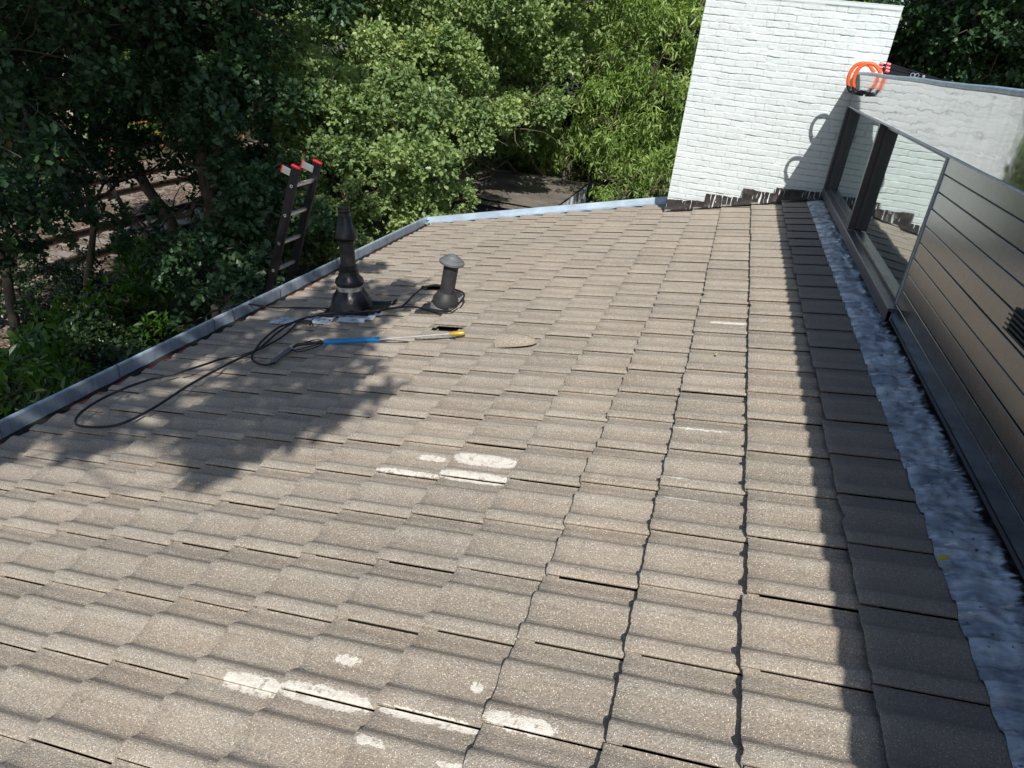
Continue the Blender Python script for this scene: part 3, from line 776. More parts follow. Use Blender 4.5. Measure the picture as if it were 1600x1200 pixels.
gun = empty('spray_gun', R3(-2.7, 2.45, .02)); tag(gun, 'grey and black trigger gun of the pressure washer, coupled to the hose end', 'spray gun')
g0 = Vector(R3(-2.745, 2.19, .03)); g1 = Vector(R3(-2.765, 2.33, .032)); g2 = Vector(R3(-2.768, 2.44, .034))
MB().tube([g0, g0.lerp(g1, .15), g0.lerp(g1, .6), g1, g1.lerp(g2, .5), g2], [.012, .022, .016, .017, .019, .018], 14).build('grip', M['hood'], gun, smooth=True)
MB().tube([g2 - (g2-g1)*.1, g2 + (g2-g1)*.25], .0155, 12).build('coupling', M['steel'], gun, smooth=True)
MB().tube(catmull([g2 + Vector((0, .01, 0)), Vector(R3(-2.74, 2.50, .045)), Vector(R3(-2.68, 2.53, .04)), Vector(R3(-2.62, 2.57, .035)), a0], 5), .011, 10).build('body', M['blackmatt'], gun, smooth=True)
for (q1, q2) in (((-2.76, 2.56), (-2.66, 2.63)), ((-2.70, 2.44), (-2.62, 2.50)), ((-2.67, 2.40), (-2.57, 2.47))):
    MB().tube(catmull([g2, Vector(R3(*q1, .03)), Vector(R3(*q2, .035)), a0 + Vector((0, 0, -.004))], 6), .0045, 8).build('trigger_wire', M['blackmatt'], gun, smooth=True)

# ================================================================== LADDER at the eave
def ladder():
    r = empty('ladder', (-4.84, 4.25, -3.9)); tag(r, 'black aluminium ladder with silver rungs and red end caps leaning on the gutter', 'ladder')
    x = lambda z: -3.99 + (z + .9) * .285
    yl, yr = 4.07, 4.42
    zt = .275
    dirv = Vector((.285, 0, 1)).normalized(); nx = Vector((dirv.z, 0, -dirv.x))
    for y, nm in ((yl, 'rail'), (yr, 'rail')):
        L = Vector((x(-3.9), y, -3.9)); H = Vector((x(zt), y, zt)); c = (L + H) / 2
        rail = MB().obox(c, nx * .042, (0, .0135, 0), (H - L) / 2).build('rail', M['blackpaint'], r, bevel=.003)
        cp = MB().obox(H + dirv * .012, nx * .045, (0, .016, 0), dirv * .010); 
        cp.build('end_cap', M['red'], rail, bevel=.006)
        for z in (.5,):
            pass
    zs = [.112 - .276 * k for k in range(14)]
    for z in zs:
        c = Vector((x(z), (yl + yr) / 2, z))
        rg = MB(); rg.obox(c, nx * .015, (0, (yr - yl) / 2 + .0, 0), dirv * .013)
        for q in (-.010, -.0035, .003, .0095): rg.obox(c + dirv * .0145 + nx * q, nx * .0016, (0, (yr - yl) / 2 - .013, 0), dirv * .0016)
        rung = rg.build('rung', M['alu'], r, bevel=.002)
        for y in (yl, yr):
            n = 16; vs_ = []
            for rr_ in (.0085, .0145):
                for yo in (-.0165, -.012):
                    for j in range(n): vs_.append(Vector((x(z), y + yo, z)) + (nx * math.cos(2*PI*j/n) + dirv * math.sin(2*PI*j/n)) * rr_)
            fs = []
            for j in range(n):
                k = (j+1) % n; fs += [(j, k, 2*n+k, 2*n+j), (2*n+j, 2*n+k, 3*n+k, 3*n+j), (n+j, n+k, k, j)]
            MB().add(vs_, fs).build('rung_ring', M['alu'], rung)
    for y in (yl, yr): MB().obox((x(-.9) + .07, y, -.9), (.032, 0, 0), (0, .016, 0), (0, 0, .03)).build('bumper', M['black'], r, bevel=.004)
    # silver guide plates at the top, projecting inward from each rail
    for y in (yl, yr):
        H = Vector((x(.21), y, .21))
        pl = MB().obox(H - nx * .075 + Vector((0, .012 if y == yl else -.02, 0)), nx * .06, (0, .0035, 0), dirv * .032).build('guide_plate', M['alu'], r, bevel=.002)
        MB().obox(H - nx * .138 + Vector((0, .012 if y == yl else -.02, 0)), nx * .006, (0, .006, 0), dirv * .034).build('plate_cap', M['red'], pl, bevel=.002)
    return r
ladder()

# ================================================================== ROOF LADDER with hooks on the flat roof
def roof_ladder():
    r = empty('roof_ladder', (1.5, 6.3, 1.47)); tag(r, 'black roof ladder lying on the flat roof with two orange hooks over the zinc edge', 'ladder')
    y0s = (6.50, 6.08)
    for y in y0s:
        pts = [(1.10, y, 1.53), (1.07, y, 1.555), (1.04, y, 1.582), (1.00, y, 1.598), (.955, y, 1.594), (.915, y, 1.568), (.893, y, 1.525), (.886, y, 1.47), (.893, y, 1.42), (.908, y, 1.385)]
        hk = MB().tube(catmull(pts, 5), .0165, 12).build('hook', M['orange'], r, smooth=True)
        MB().tube([(.90, y, 1.398), (.912, y, 1.374), (.925, y, 1.352), (.97, y, 1.347), (1.003, y, 1.347)], [.0165, .018, .019, .02, .022], 12).build('hook_tip', M['black'], hk, smooth=True)
    A = Vector((1.15, 0, 1.605)); B = Vector((1.80, 0, 1.487)); dv = (B - A).normalized()
    for y in y0s:
        for dz, yo in ((0, .02), (-.03, -.0), (-.055, -.02)):
            a = Vector((A.x + .0, y + yo, A.z + dz)); b = Vector((B.x, y + yo, B.z + dz * .05))
            rail = MB().tube([a, b], .0125, 6).build('rail', M['blackpaint'], r)
            MB().tube([a - dv * .028, a + dv * .004], .0155, 8).build('end_cap', M['red'], rail)
    for k in range(2):
        p = A + (B - A) * (.45 + k * .42)
        MB().tube([(p.x, y0s[1] - .03, p.z - .01), (p.x, y0s[0] + .03, p.z - .01)], .012, 8).build('rung', M['alu'], r, smooth=True)
    for k in (0, 1):
        n = 14; c = Vector((1.345 + .035 * k, 6.02, 1.542))
        MB().tube([c + Vector((math.cos(t), 0, math.sin(t))) * .016 for t in np.linspace(0, 2*PI, 15)], .0045, 6, cap=False).build('wheel_ring', M['alu'], r, smooth=True)
    return r
roof_ladder()

# ================================================================== small debris
def flat_leaf(s, y, n, size, ang, label, mat, cat='leaf', name='fallen_leaf'):
    c = Vector(R3(s, y, n)); pts = [(0, 0), (.25, .22), (.55, .30), (.85, .16), (1, 0), (.85, -.16), (.55, -.30), (.25, -.22)]
    ca, sa = math.cos(ang), math.sin(ang); vs_ = []
    for i, (a, b) in enumerate(pts):
        a = (a - .5) * size; b *= size
        vs_.append(c + Vector((CP, 0, SP)) * (a*ca - b*sa) + Vector((0, 1, 0)) * (a*sa + b*ca) + Vector((-SP, 0, CP)) * (abs(b) * .7 + .002))
    o = MB().add(vs_, [(0,1,2,3,4), (4,5,6,7,0)]).build(name, mat); tag(o, label, cat); return o
flat_leaf(.895, .525, .012, .045, .5, 'yellow green leaf caught on the edge of the lead strip', M['yleaf'])
flat_leaf(.155, 2.26, .018, .028, 1.2, 'tiny yellow leaf on a sunlit roof tile', M['yleaf'])
flat_leaf(-2.1, .70, .016, .022, .4, 'tiny pale leaf on the tiles below the hose loop', M['cflake'])
flat_leaf(-1.93, 2.12, .02, .03, .9, 'small pale chip on the tiles in front of the blue sleeve', M['cflake'], 'chip', 'stone_chip')

# ================================================================== TREES
def leaf_template(kind):
    if kind == 'oak':
        a = [(0, 0, 0), (.22, .16, .03), (.38, .30, .05), (.50, .20, .04), (.72, .36, .05), (.86, .20, .02), (1.0, 0, -.04)]
        b = [(0, 0, 0), (1.0, 0, -.04), (.86, -.20, .02), (.72, -.36, .05), (.50, -.20, .04), (.38, -.30, .05), (.22, -.16, .03)]
        return np.array(a + b, float), np.array([list(range(7)), list(range(7, 14))])
    if kind == 'long':
        a = [(0, 0, 0), (.4, .13, .02), (1, 0, -.14), (.4, -.13, .02)]
        return np.array(a, float), np.array([[0, 1, 2], [0, 2, 3]])[:, ::-1]
    if kind == 'laurel':
        a = [(0, 0, 0), (.3, .18, .04), (.7, .17, .02), (1, 0, -.12)]
        b = [(0, 0, 0), (1, 0, -.12), (.7, -.17, .02), (.3, -.18, .04)]
        return np.array(a + b, float), np.array([[0, 1, 2, 3], [4, 5, 6, 7]])
    a = [(0, 0, 0), (.45, .33, .06), (1, 0, 0), (.45, -.33, .06)]
    return np.array(a, float), np.array([[0, 1, 2], [0, 2, 3]])

def nrmz(v): return v / np.maximum(np.linalg.norm(v, axis=-1, keepdims=True), 1e-9)

def crown_mesh(name, blobs, kind, size, cov, mat, seed, droop=0., flat=.75, per=8, spread=1.0, sub=None):
    g = np.random.default_rng(seed); PS = []; DS = []; CL = []
    for (x, y, z, r) in blobs:
        m = sub or max(7, int(15 * r)); 
        d = nrmz(g.normal(size=(m, 3))); rs = r * g.uniform(.15, .36, m)
        cc = np.array([x, y, z]) + d * (r * g.uniform(.25, .95, m))[:, None] * np.array([1, 1, flat])
        area = 4 * PI * (rs ** 2); nspr = np.maximum(4, (cov * area / (size ** 2 * .42) / per)).astype(int)
        k = np.repeat(np.arange(m), nspr)
        dd = nrmz(g.normal(size=(len(k), 3)) + np.array([0, 0, .35]))
        rad = rs[k] * (g.uniform(0.12, 1.12, len(k)) ** .45)
        PS.append(cc[k] + dd * rad[:, None] * np.array([1, 1, .8])); DS.append(dd); CL.append(g.uniform(-.05, .38, m)[k])
    PS = np.concatenate(PS); DS = np.concatenate(DS)
    n = len(PS); k = np.repeat(np.arange(n), per)
    N = len(k); d = DS[k]
    tip = nrmz(g.normal(size=(N, 3)) * spread + d * .55 + np.array([0, 0, -droop]))
    nor = g.normal(size=(N, 3)) * .45 + d * .35 + np.array([0, 0, .9])
    nor = nrmz(nor - tip * (nor * tip).sum(1, keepdims=True))
    side = np.cross(nor, tip)
    sz = size * g.uniform(.65, 1.2, N)
    base = PS[k] + g.normal(size=(N, 3)) * size * .35
    tv, tf = leaf_template(kind); K = len(tv)
    V = base[:, None, :] + (tip[:, None, :] * tv[None, :, 0:1] + side[:, None, :] * tv[None, :, 1:2] + nor[:, None, :] * tv[None, :, 2:3]) * sz[:, None, None]
    F = (np.arange(N)[:, None, None] * K + tf[None]).reshape(-1, tf.shape[1])
    st = g.random(n) * .3; cl_ = np.concatenate(CL)
    tone = np.clip(cl_[k] + st[k] + g.random(N) * .38, 0, 1)
    return np_mesh(name, V.reshape(-1, 3), 0, F, mat, {'tone': np.repeat(tone, K)})

def wander(a, b, n, amp, g):
    a = np.array(a, float); b = np.array(b, float); t = np.linspace(0, 1, n)
    L = np.linalg.norm(b - a); off = np.cumsum(g.normal(size=(n, 3)), 0) * amp * L / n
    off -= t[:, None] * off[-1]
    return a + (b - a) * t[:, None] + off

def tree(name, label, cat, base, top, blobs, kind='oak', size=.09, cov=.9, mat='oak', seed=1, r0=.14, group=None, stems=None, wob=.3, limb=.42, **kw):
    g = np.random.default_rng(seed + 500)
    root = empty(name, base); tag(root, label, cat, group)
    mb = MB(); tr = wander(base, top, 12, wob, g)
    mb.tube([tuple(p) for p in tr], list(np.linspace(r0, r0 * .3, 12)), 9)
    for st in (stems or []):
        p = wander(st[0], st[1], 10, wob, g); mb.tube([tuple(q) for q in p], list(np.linspace(st[2], st[2] * .35, 10)), 8)
    for (x, y, z, r) in blobs:
        i = int(np.clip(np.argmin(np.linalg.norm(tr - np.array([x, y, z - r]), axis=1)), 2, 10))
        p = wander(tr[i], (x, y, z), 7, .3, g); mb.tube([tuple(q) for q in p], list(np.linspace(r0 * limb, r0 * limb * .28, 7)), 6)
        for q in range(7):
            d = g.normal(size=3); d /= np.linalg.norm(d); s = p[g.integers(3, 7)]
            e = np.array([x, y, z]) + d * r * .95 * np.array([1, 1, .75])
            pp = wander(s, e, 6, .35, g); mb.tube([tuple(v) for v in pp], list(np.linspace(r0 * .13, .004, 6)), 5)
    tk = mb.build('trunk', M['bark'], root, smooth=True)
    me = crown_mesh('crown', blobs, kind, size, cov, LEAF[mat], seed, **kw)
    o = bpy.data.objects.new('crown', me); C.objects.link(o); o.parent = root; o.location = -Vector(base)
    return root

GZ = -3.95
# near oaks beyond the gutter
tree('oak_tree', 'sunlit oak bush directly behind the ladder and flue', 'tree', (-5.9, 8.9, GZ), (-5.3, 8.5, .2),
     [(-4.9, 8.0, -.15, 1.25), (-5.9, 8.1, .35, 1.15), (-4.35, 8.2, -.85, .95), (-5.3, 7.4, -.9, .95), (-4.1, 8.6, -1.35, .7), (-5.0, 8.8, .75, .9), (-5.7, 7.3, -1.6, .8), (-4.9, 7.7, -1.7, .8)], size=.075, cov=1.15, seed=3)
tree('oak_tree', 'taller oak above and behind the sunlit bush with pale lit top twigs', 'tree', (-6.2, 11.2, GZ), (-6.0, 11, 2.5),
     [(-6.6, 10.4, 1.6, 1.3), (-5.4, 10.6, 1.1, 1.25), (-6.0, 10.8, 2.7, 1.5), (-4.6, 10.9, .2, 1.1), (-7.3, 10.6, 2.4, 1.3), (-5.9, 10.0, .1, 1.0)], size=.082, cov=1.05, seed=5)
tree('oak_tree', 'dark oak at the top centre between sunlit bush and cherry trees', 'tree', (-6.6, 12.2, GZ), (-4.9, 12.9, 2.5),
     [(-4.3, 12.6, 1.9, 1.6), (-3.7, 13.4, 3.0, 1.3), (-5.3, 13.4, 1.0, 1.4), (-4.0, 12.4, .2, 1.0), (-4.4, 13.4, 3.6, 1.6)], size=.085, cov=1.0, seed=7)
tree('cherry_tree', 'light green drooping cherry tree left of the white chimney', 'tree', (-2.6, 15.6, GZ), (-2.6, 15.4, 1.8),
     [(-2.9, 14.3, .1, 1.25), (-1.9, 15.0, .9, 1.35), (-2.6, 15.2, 2.3, 1.5), (-1.3, 15.6, 2.3, 1.4), (-1.7, 14.6, -.7, 1.3), (-3.5, 14.8, 1.4, 1.2), (-.6, 15.4, 1.0, 1.3), (-.9, 15.2, -.4, 1.3)], kind='long', size=.15, cov=.75, mat='long', seed=9, droop=.75)
tree('cherry_tree', 'low light green cherry bush overhanging the shed roof', 'tree', (-4.2, 17.0, GZ), (-4.0, 16.6, -.4),
     [(-3.8, 16.5, -.9, 1.05), (-4.7, 16.3, -.8, 1.1), (-2.9, 16.7, -.8, 1.0), (-5.6, 15.9, -.7, 1.0), (-6.2, 14.2, -1.2, .9), (-5.9, 12.6, -1.4, .6)], kind='long', size=.14, cov=.8, mat='long', seed=11, droop=.7)
tree('cherry_tree', 'cherry bush beside the white side of the shed', 'tree', (-1.7, 13.6, GZ), (-1.8, 13.4, -1.4),
     [(-2.0, 13.4, -1.2, .8), (-1.2, 13.2, -.8, .9), (-2.1, 14.3, -.9, .8)], kind='long', size=.14, cov=.8, mat='long', seed=12, droop=.7)
# shaded trees on the left
tree('oak_tree', 'shaded oak left of the ladder top with dense dark foliage', 'tree', (-7.3, 7.4, GZ), (-6.6, 7.0, 1.2),
     [(-5.7, 6.1, -.6, .95), (-6.4, 6.6, .3, 1.1), (-6.9, 7.2, 1.4, 1.3), (-5.3, 5.7, -1.25, .75), (-6.2, 6.1, -1.6, .9), (-6.0, 7.2, 1.9, 1.1)], size=.095, cov=.95, mat='dark', seed=13)
tree('oak_sapling', 'low oak foliage just outside the gutter below the ladder', 'tree', (-5.3, 4.6, GZ), (-5.1, 4.6, -1.5),
     [(-4.95, 4.75, -1.35, .5), (-5.3, 4.9, -1.75, .6), (-4.75, 5.3, -1.75, .5)], size=.09, cov=.95, mat='dark', seed=15)
tree('forked_tree', 'slender tree with two leaning bare trunks in front of the railway', 'tree', (-9.4, 9.6, GZ), (-10.6, 8.2, 2.2),
     [(-10.2, 7.9, 2.9, 1.7), (-8.6, 7.6, 2.6, 1.4), (-11.4, 9.4, 2.6, 1.6), (-9.2, 9.0, 2.3, 1.2), (-9.3, 7.8, 1.0, .9), (-11.6, 8.6, 1.0, 1.1), (-8.2, 8.6, .6, .8), (-13.0, 9.6, .9, 1.3), (-8.0, 9.4, -.9, .8)], size=.10, cov=.85, mat='dark', seed=17, r0=.13, wob=.12, stems=[((-8.9, 9.7, GZ), (-8.9, 9.0, 2.2), .14), ((-9.6, 9.6, GZ), (-12.4, 9.4, -.2), .07)])
tree('thin_tree', 'thin tree with sparse dark leaves standing in front of the railway at the left', 'tree', (-9.6, 6.9, GZ), (-9.2, 7.2, .6),
     [(-8.36, 5.4, -0.4, 1.0), (-8.68, 6.64, -0.07, 1.0), (-8.85, 7.92, 0.1, 1.0), (-8.31, 8.43, 0.33, 1.0), (-7.57, 4.6, -0.84, 0.7), (-7.96, 5.63, -1.1, 0.6), (-9.03, 7.55, -0.83, 0.8), (-8.51, 8.09, -0.63, 0.7), (-8.27, 5.65, 0.27, 1.0), (-7.6, 7.58, -0.45, 0.6), (-7.54, 6.01, -1.27, 0.6), (-8.81, 6.25, -0.99, 0.5), (-7.43, 7.56, -1.08, 0.6), (-7.73, 4.47, -0.63, 0.7)],
     size=.085, cov=.62, mat='dark', seed=51, r0=.07, wob=.12)
tree('leaning_tree', 'thin tree at far left with dark overhanging branches', 'tree', (-9.4, 5.4, GZ), (-8.0, 4.9, 2.2),
     [(-7.0, 3.9, .9, .8), (-7.8, 4.8, 1.6, 1.2), (-6.6, 3.9, .1, .7), (-8.6, 5.4, .6, .9), (-9.3, 5.6, 1.9, 1.3), (-7.3, 5.2, .8, .8), (-7.1, 6.6, 1.3, 1.0), (-7.2, 3.9, -.5, .6), (-6.6, 5.6, 1.6, .9), (-7.9, 4.2, -1.2, .7), (-9.6, 6.5, -1.0, .8), (-9.0, 5.0, -.4, .8), (-10.6, 7.4, -1.4, .7)], size=.09, cov=.8, mat='dark', seed=19, r0=.08, wob=.15)
tree('laurel_bush', 'bright green laurel bush at the lower left outside the gutter', 'bush', (-5.9, 2.8, GZ), (-5.7, 2.8, -2.0),
     [(-5.6, 2.75, -1.65, .5), (-5.95, 2.9, -1.75, .55), (-5.3, 2.55, -1.85, .4), (-6.2, 3.3, -2.1, .5)], kind='laurel', size=.13, cov=.6, mat='laurel', seed=21, per=7, r0=.05)
tree('chestnut_bush', 'long leaved undergrowth bush at the foot of the forked tree', 'bush', (-7.9, 6.6, GZ), (-7.8, 6.5, -2.6),
     [(-7.6, 6.3, -2.3, .7), (-8.4, 7.0, -2.4, .7), (-7.0, 6.0, -2.7, .7), (-7.9, 5.2, -2.4, .7), (-9.3, 7.9, -2.9, .7)], kind='laurel', size=.16, cov=.6, mat='laurel', seed=23, per=7, r0=.05)
# ivy-covered thicket at lower left: a mass nobody could count
iv = crown_mesh('ivy_thicket', [(-5.2, 2.6, -2.6, .9), (-5.9, 3.7, -2.7, 1.0), (-5.2, 4.1, -2.5, .8), (-6.9, 4.7, -2.9, 1.1), (-6.2, 5.7, -2.9, 1.0), (-4.9, 1.4, -2.5, .9), (-5.6, .9, -3.0, 1.0), (-7.4, 2.6, -3.1, 1.1), (-8.1, 4.0, -3.2, 1.0), (-5.4, 6.7, -2.7, 1.0), (-4.9, 8.2, -3.0, 1.0), (-6.9, 7.6, -3.3, 1.0), (-5.6, 9.8, -2.9, 1.2), (-8.6, 5.6, -3.2, 1.0), (-9.6, 7.2, -3.4, 1.0), (-10.2, 9.6, -3.5, .9), (-8.3, 8.9, -3.2, 1.1), (-9.4, 11.2, -3.4, 1.0), (-9.0, 4.4, -3.4, .9), (-12.0, 10.5, -3.5, .75), (-11.8, 8.2, -3.3, .9), (-11.6, 13.0, -3.6, .8), (-11.5, 6.0, -3.4, .9), (-10.8, 11.6, -3.4, .8), (-6.2, 2.0, -2.9, .9)], 'ivy', .075, .9, LEAF['ivy'], 25)
o = bpy.data.objects.new('ivy_thicket', iv); C.objects.link(o); tag(o, 'dark ivy and undergrowth covering the ground beside the house', 'undergrowth', kind='stuff')

bl = [(-23.4 - (k % 3) * .9, 13 + k * 1.15, -3.1 + .5 * math.sin(k * 1.9), 1.25) for k in range(26)]
iv = crown_mesh('bramble_bank', bl, 'plain', .13, .8, LEAF['far'], 27)
o = bpy.data.objects.new('bramble_bank', iv); C.objects.link(o); tag(o, 'bank of brambles and undergrowth along the far side of the railway', 'undergrowth', kind='stuff')
# woodland behind: individual trees sharing a few crown meshes
def wood(protos, places):
    for i, (x, y, sc, rz, pi_, lb) in enumerate(places):
        p = protos[pi_]
        if not p.get('used'): o = p; p['used'] = 1; src = True
        else:
            o = p.copy(); C.objects.link(o); src = False
            for ch in [c for c in p.children]:
                c2 = ch.copy(); C.objects.link(c2); c2.parent = o
        if 'used' in o and not src: del o['used']
        o.location = (x, y, GZ); o.rotation_euler = (0, 0, rz); o.scale = (sc, sc, sc); o['label'] = lb
    for p in protos:
        if 'used' in p: del p['used']
def proto(seed, mat, kind='plain', size=.2, blobs=None, h=7.5):
    g = np.random.default_rng(seed); bl = [(0, 0, h * .75, 1.9)]
    for k in range(11):
        a = g.uniform(0, 2*PI); rr = g.uniform(.8, 2.3); z = g.uniform(1.2, h); bl.append((rr*math.cos(a), rr*math.sin(a), z, g.uniform(1.0, 1.6)))
    return tree('woodland_tree', 'woodland tree', 'tree', (0, 0, 0), (0, 0, h * .85), bl, kind=kind, size=size, cov=.75, mat=mat, seed=seed, r0=.2, group='trees of the wood behind the house', flat=.9)
protos = [proto(31, 'far', 'plain', .14), proto(33, 'dark', 'plain', .12), proto(35, 'oak', 'oak', .125)]
wood(protos, [
    (-25.5, 20, 1.15, .3, 0, 'woodland tree beyond the railway at the far left edge'),
    (-25, 26, 1.2, 1.9, 0, 'woodland tree beyond the railway behind the pale mast'),
    (-24.5, 32, 1.2, 3.1, 0, 'woodland tree beyond the railway right of the pale mast'),
    (-29, 38, 1.4, 4.2, 0, 'woodland tree far off beyond the orange barrier'),
    (-22, 41, 1.3, 5.0, 0, 'woodland tree far off behind the forked tree'),
    (-8.6, 16, 1.0, .5, 1, 'dark woodland tree behind the tall oak, nearest to the railway'),
    (-10.3, 13.2, .75, .5, 1, 'dark woodland tree between the forked tree and the railway'),
    (-6.4, 17, 1.05, 2.2, 2, 'woodland oak behind the taller oak'),
    (-3.2, 19.5, 1.15, 4.0, 2, 'woodland oak behind the cherry tree'),
    (.8, 19, 1.1, 1.0, 0, 'woodland tree just behind the left edge of the chimney'),
    (4.6, 17, 1.1, 2.6, 1, 'dark woodland tree right behind the chimney'),
    (8.2, 15.5, 1.15, .9, 1, 'dark woodland tree above the zinc edge at the right'),
    (2.6, 16.6, .95, 4.4, 1, 'dark woodland tree hidden behind the right edge of the chimney'),
    (-.6, 22.5, 1.2, 3.3, 2, 'woodland oak behind the cherry tree, close to the left chimney edge'),
    (6.5, 21, 1.3, 5.3, 2, 'woodland oak at the back right'),
    (11.5, 19, 1.3, 3.3, 2, 'woodland oak at the far right edge'),
    (-25, 15, 1.1, .9, 2, 'woodland oak beyond the railway left of the pale mast'),
    (-28, 22.5, 1.5, 2.9, 0, 'tall woodland tree in the second row behind the pale mast'),
    (-27.5, 29, 1.5, 5.9, 2, 'tall woodland oak in the second row beyond the railway'),
    (-23.8, 36, 1.2, 1.4, 0, 'woodland tree at the end of the orange barrier'),
    (-31, 33, 1.7, .4, 1, 'tall dark woodland tree in the last row beyond the railway'),
    (-33, 25, 1.7, 3.4, 1, 'tall dark woodland tree farthest to the left'),
    (-9.5, 20, 1.3, 3.0, 0, 'woodland tree beside the railway behind the dark oak'),
    (-12, 30, 1.5, 5.5, 2, 'tall woodland oak where the railway disappears'),
    (-18, 46, 2.0, 1.1, 0, 'huge woodland tree at the far end of the railway'),
    (-5.4, 21.5, 1.2, 2.1, 1, 'dark woodland tree between the cherry tree and the dark oak'),
    (-13, 24, 1.3, 3.7, 1, 'dark woodland tree far back left of centre'),
    (-8, 25, 1.4, .2, 2, 'woodland oak far back in the centre'),
    (-1.5, 26, 1.4, 1.3, 1, 'dark woodland tree far back behind the chimney'),
])

# the tree behind the viewer whose crown shades the left of the roof and wood
S3 = np.array([SUN.x, SUN.y, SUN.z]) / SUN.z
def up(p, t): return tuple(np.array(p, float) + S3 * t)
shade = []
for (x, y, r) in [(-1.97,1.9,.3),(-1.9,1.5,.2),(-2.25,2.3,.38),(-2.3,1.75,.36),(-2.05,1.25,.2),(-2.5,1.65,.33),(-2.6,2.3,.42),(-3.0,2.7,.45),(-3.4,2.9,.4),(-2.9,3.4,.5),(-3.3,3.8,.5),(-2.75,4.1,.4),(-2.4,2.9,.33),(-2.5,3.7,.3),(-3.6,2.2,.3),(-3.65,.95,.16),(-2.45,1.2,.17),(-3.1,1.1,.10),(-2.12,.92,.09),(-3.5,5.0,.35)]:
    shade.append((*up((x, y, x * .2456), 5.3 + .35 * math.sin(x * 9)), r))
big = []
for (p, t, r) in [((-5.3, 4.6, -1.5), 8, 1.2), ((-6, 3.2, -2), 8.5, 1.4), ((-6.5, 5.6, -.5), 8.5, 1.7), ((-7.2, 7.0, 1), 8.5, 1.8), ((-8.5, 5.5, 0), 9, 2.0), ((-9.5, 8.5, 0), 9.5, 2.2), ((-10, 8.5, 2.5), 9, 2.0), ((-5.8, 7.3, -2), 9.5, 1.4), ((-8, 3.5, -2), 9.5, 1.8), ((-7, 9.5, 2.6), 9, 1.3)]:
    big.append((*up(p, t), r))
tree('beech_tree', 'large overhanging tree behind the viewer that shades the eave', 'tree', (-7.5, -5.5, GZ), (-6.4, -4.5, 7.0), shade + big, kind='oak', size=.11, cov=.72, mat='oak', seed=41, r0=.3, limb=.12, flat=.6)
big2 = [(*up(p, t), r) for (p, t, r) in [((5.5, 15.5, 2.0), 13, 2.4), ((8, 15, 1.5), 13, 2.4), ((4.5, 17, 4), 12.5, 2.2), ((8, 17.5, 4), 12.5, 2.3), ((10.5, 16, 2), 13, 2.2)]]
tree('tall_tree', 'tall tree behind the viewer on the right that shades the back wood', 'tree', (10.5, .5, GZ), (10.5, 2.0, 13.0), big2, kind='plain', size=.2, cov=.6, mat='oak', seed=43, r0=.35, flat=.6)

# ================================================================== SHED, RAILWAY
def shed():
    r = empty('shed', (-4.6, 14.0, GZ)); tag(r, 'low shed with mossy brown flat roof and white ribbed side behind the eave', 'shed')
    mb = MB(); mb.box(-6.1, -3.30, 12.6, 16.1, GZ, -1.72); mb.build('wall', M['frame'], r)
    n = 50; xs = np.linspace(-6.0, -3.26, n); ys = np.linspace(12.5, 16.2, n); X, Y = np.meshgrid(xs, ys, indexing='ij')
    Z = -1.62 + .03 * fnoise(X * 2, Y * 2, 3) + .02 * (fnoise(X * 9, Y * 9, 5) - .5)
    Pg = np.stack([X + .04 * (fnoise(Y * 6, X * 0, 7) - .5), Y, Z], -1); mb = MB(); mb.grid(Pg)
    mb.box(-6.19, -3.28, 12.52, 16.18, -1.72, -1.64); mb.build('roof', M['shedroof'], r, smooth=False)
    mb = MB(); ys = np.linspace(12.5, 16.15, 220); zz = [-3.9, -1.66]; Pg = np.array([[(-3.262 + .012 * math.sin(y * 42), y, z) for y in ys] for z in zz]); mb.grid(Pg); mb.build('side_cladding', M['shedside'], r, smooth=True)
shed()
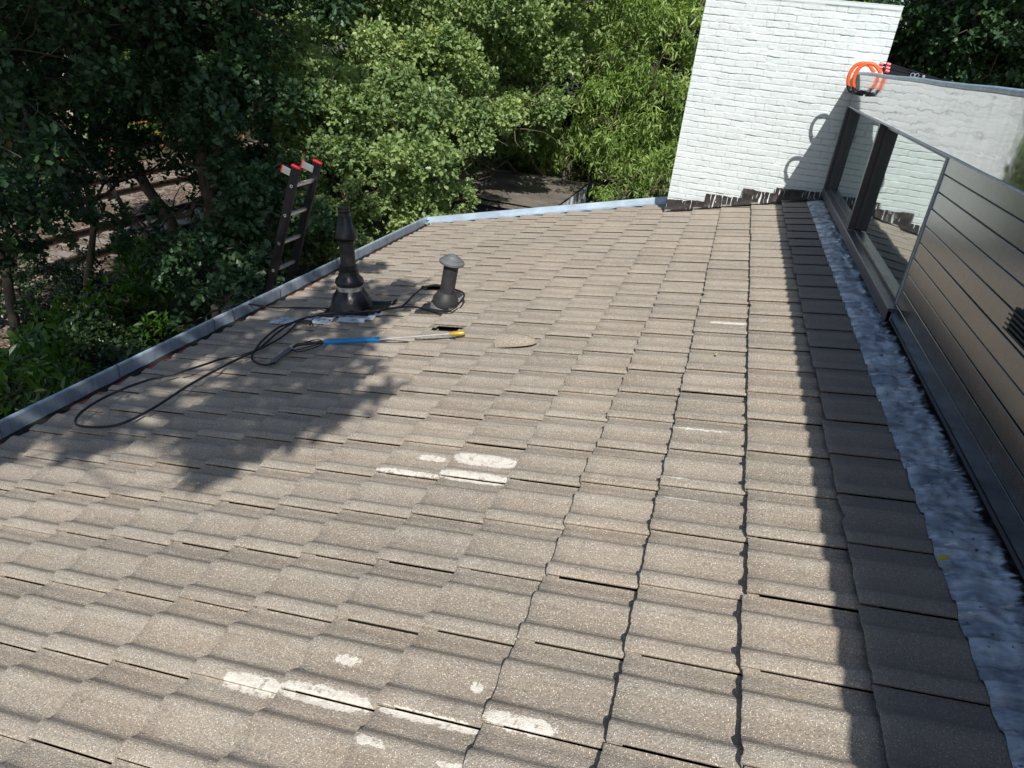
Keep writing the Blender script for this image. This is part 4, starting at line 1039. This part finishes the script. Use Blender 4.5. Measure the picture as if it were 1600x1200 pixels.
def railway():
    for k, (xa, xb) in enumerate(((-18.1, -16.66), (-14.3, -12.86))):
        r = empty('railway_track', ((xa + xb) / 2, 20, -3.8)); tag(r, ('far railway track with rusty rails on pale ballast' if k == 0 else 'near railway track with rusty rails half hidden by bushes'), 'railway track')
        for x in (xa, xb):
            mb = MB(); mb.box(x - .065, x + .065, -28, 68, -3.80, -3.785); mb.box(x - .012, x + .012, -28, 68, -3.785, -3.67); mb.box(x - .036, x + .036, -28, 68, -3.67, -3.635)
            mb.build('rail', M['rust'], r)
        mb = MB(); c = (xa + xb) / 2
        for j in range(150): mb.box(c - 1.25, c + 1.25, -26 + j * .6, -25.74 + j * .6, -3.86, -3.797)
        s = mb.build('sleeper', M['sleeper'], r); s['kind'] = 'stuff'
    r = empty('safety_barrier', (-21.3, 22, GZ)); tag(r, 'low orange safety barrier running along the far side of the railway', 'barrier')
    for z in (-3.25, -2.85):
        mb = MB(); ys = np.linspace(12, 40, 40); mb.tube([(-21.3, y, z + .05 * math.sin(y * 1.3)) for y in ys], .022, 6); mb.build('rail', M['barrier'], r)
    for j in range(12):
        mb = MB(); mb.box(-21.325, -21.275, 12 + j * 2.5, 12.05 + j * 2.5, GZ, -2.75); mb.build('post', M['barrier'], r)
    r = empty('track_trolley', (-21.6, 17.4, GZ)); tag(r, 'small grey and orange work trolley beside the railway', 'trolley')
    mb = MB(); mb.tube([(-20.9, 16.4, -3.1), (-20.9, 17.8, -3.1)], .36, 16); mb.build('tank', M['grey'], r, smooth=True)
    mb = MB(); mb.box(-21.3, -20.5, 16.2, 18.0, -3.55, -3.42); mb.box(-21.0, -20.8, 16.9, 17.1, -3.45, -2.2); mb.build('frame', M['barrier'], r)
    for y in (16.5, 17.7):
        for x in (-21.2, -20.6): MB().tube([(x - .05, y, -3.65), (x + .05, y, -3.65)], .2, 14).build('wheel', M['black'], r)
    r = empty('mast', (-23.2, 19.9, GZ)); tag(r, 'pale sunlit concrete mast beyond the railway', 'mast')
    mb = MB(); mb.tube([(-23.2, 19.9, GZ), (-23.2, 19.9, 4.5)], [.24, .15], 12); mb.build('shaft', M['pole'], r, smooth=True)
    mb = MB(); mb.box(-23.2, -20.6, 19.87, 19.93, 3.6, 3.68); mb.build('bracket', M['grey'], r)
railway()
def gwall():
    r = empty('garden_wall', (-6.2, 5.6, GZ)); tag(r, 'piece of pale garden wall showing under the ladder beyond the gutter', 'wall')
    mb = MB(); mb.box(-6.1, -5.0, 5.0, 5.14, GZ, -2.45); mb.build('wall', M['whitewall'], r)
    mb = MB(); mb.box(-6.14, -4.96, 4.97, 5.17, -2.449, -2.40); mb.build('coping', M['grey'], r)
gwall()
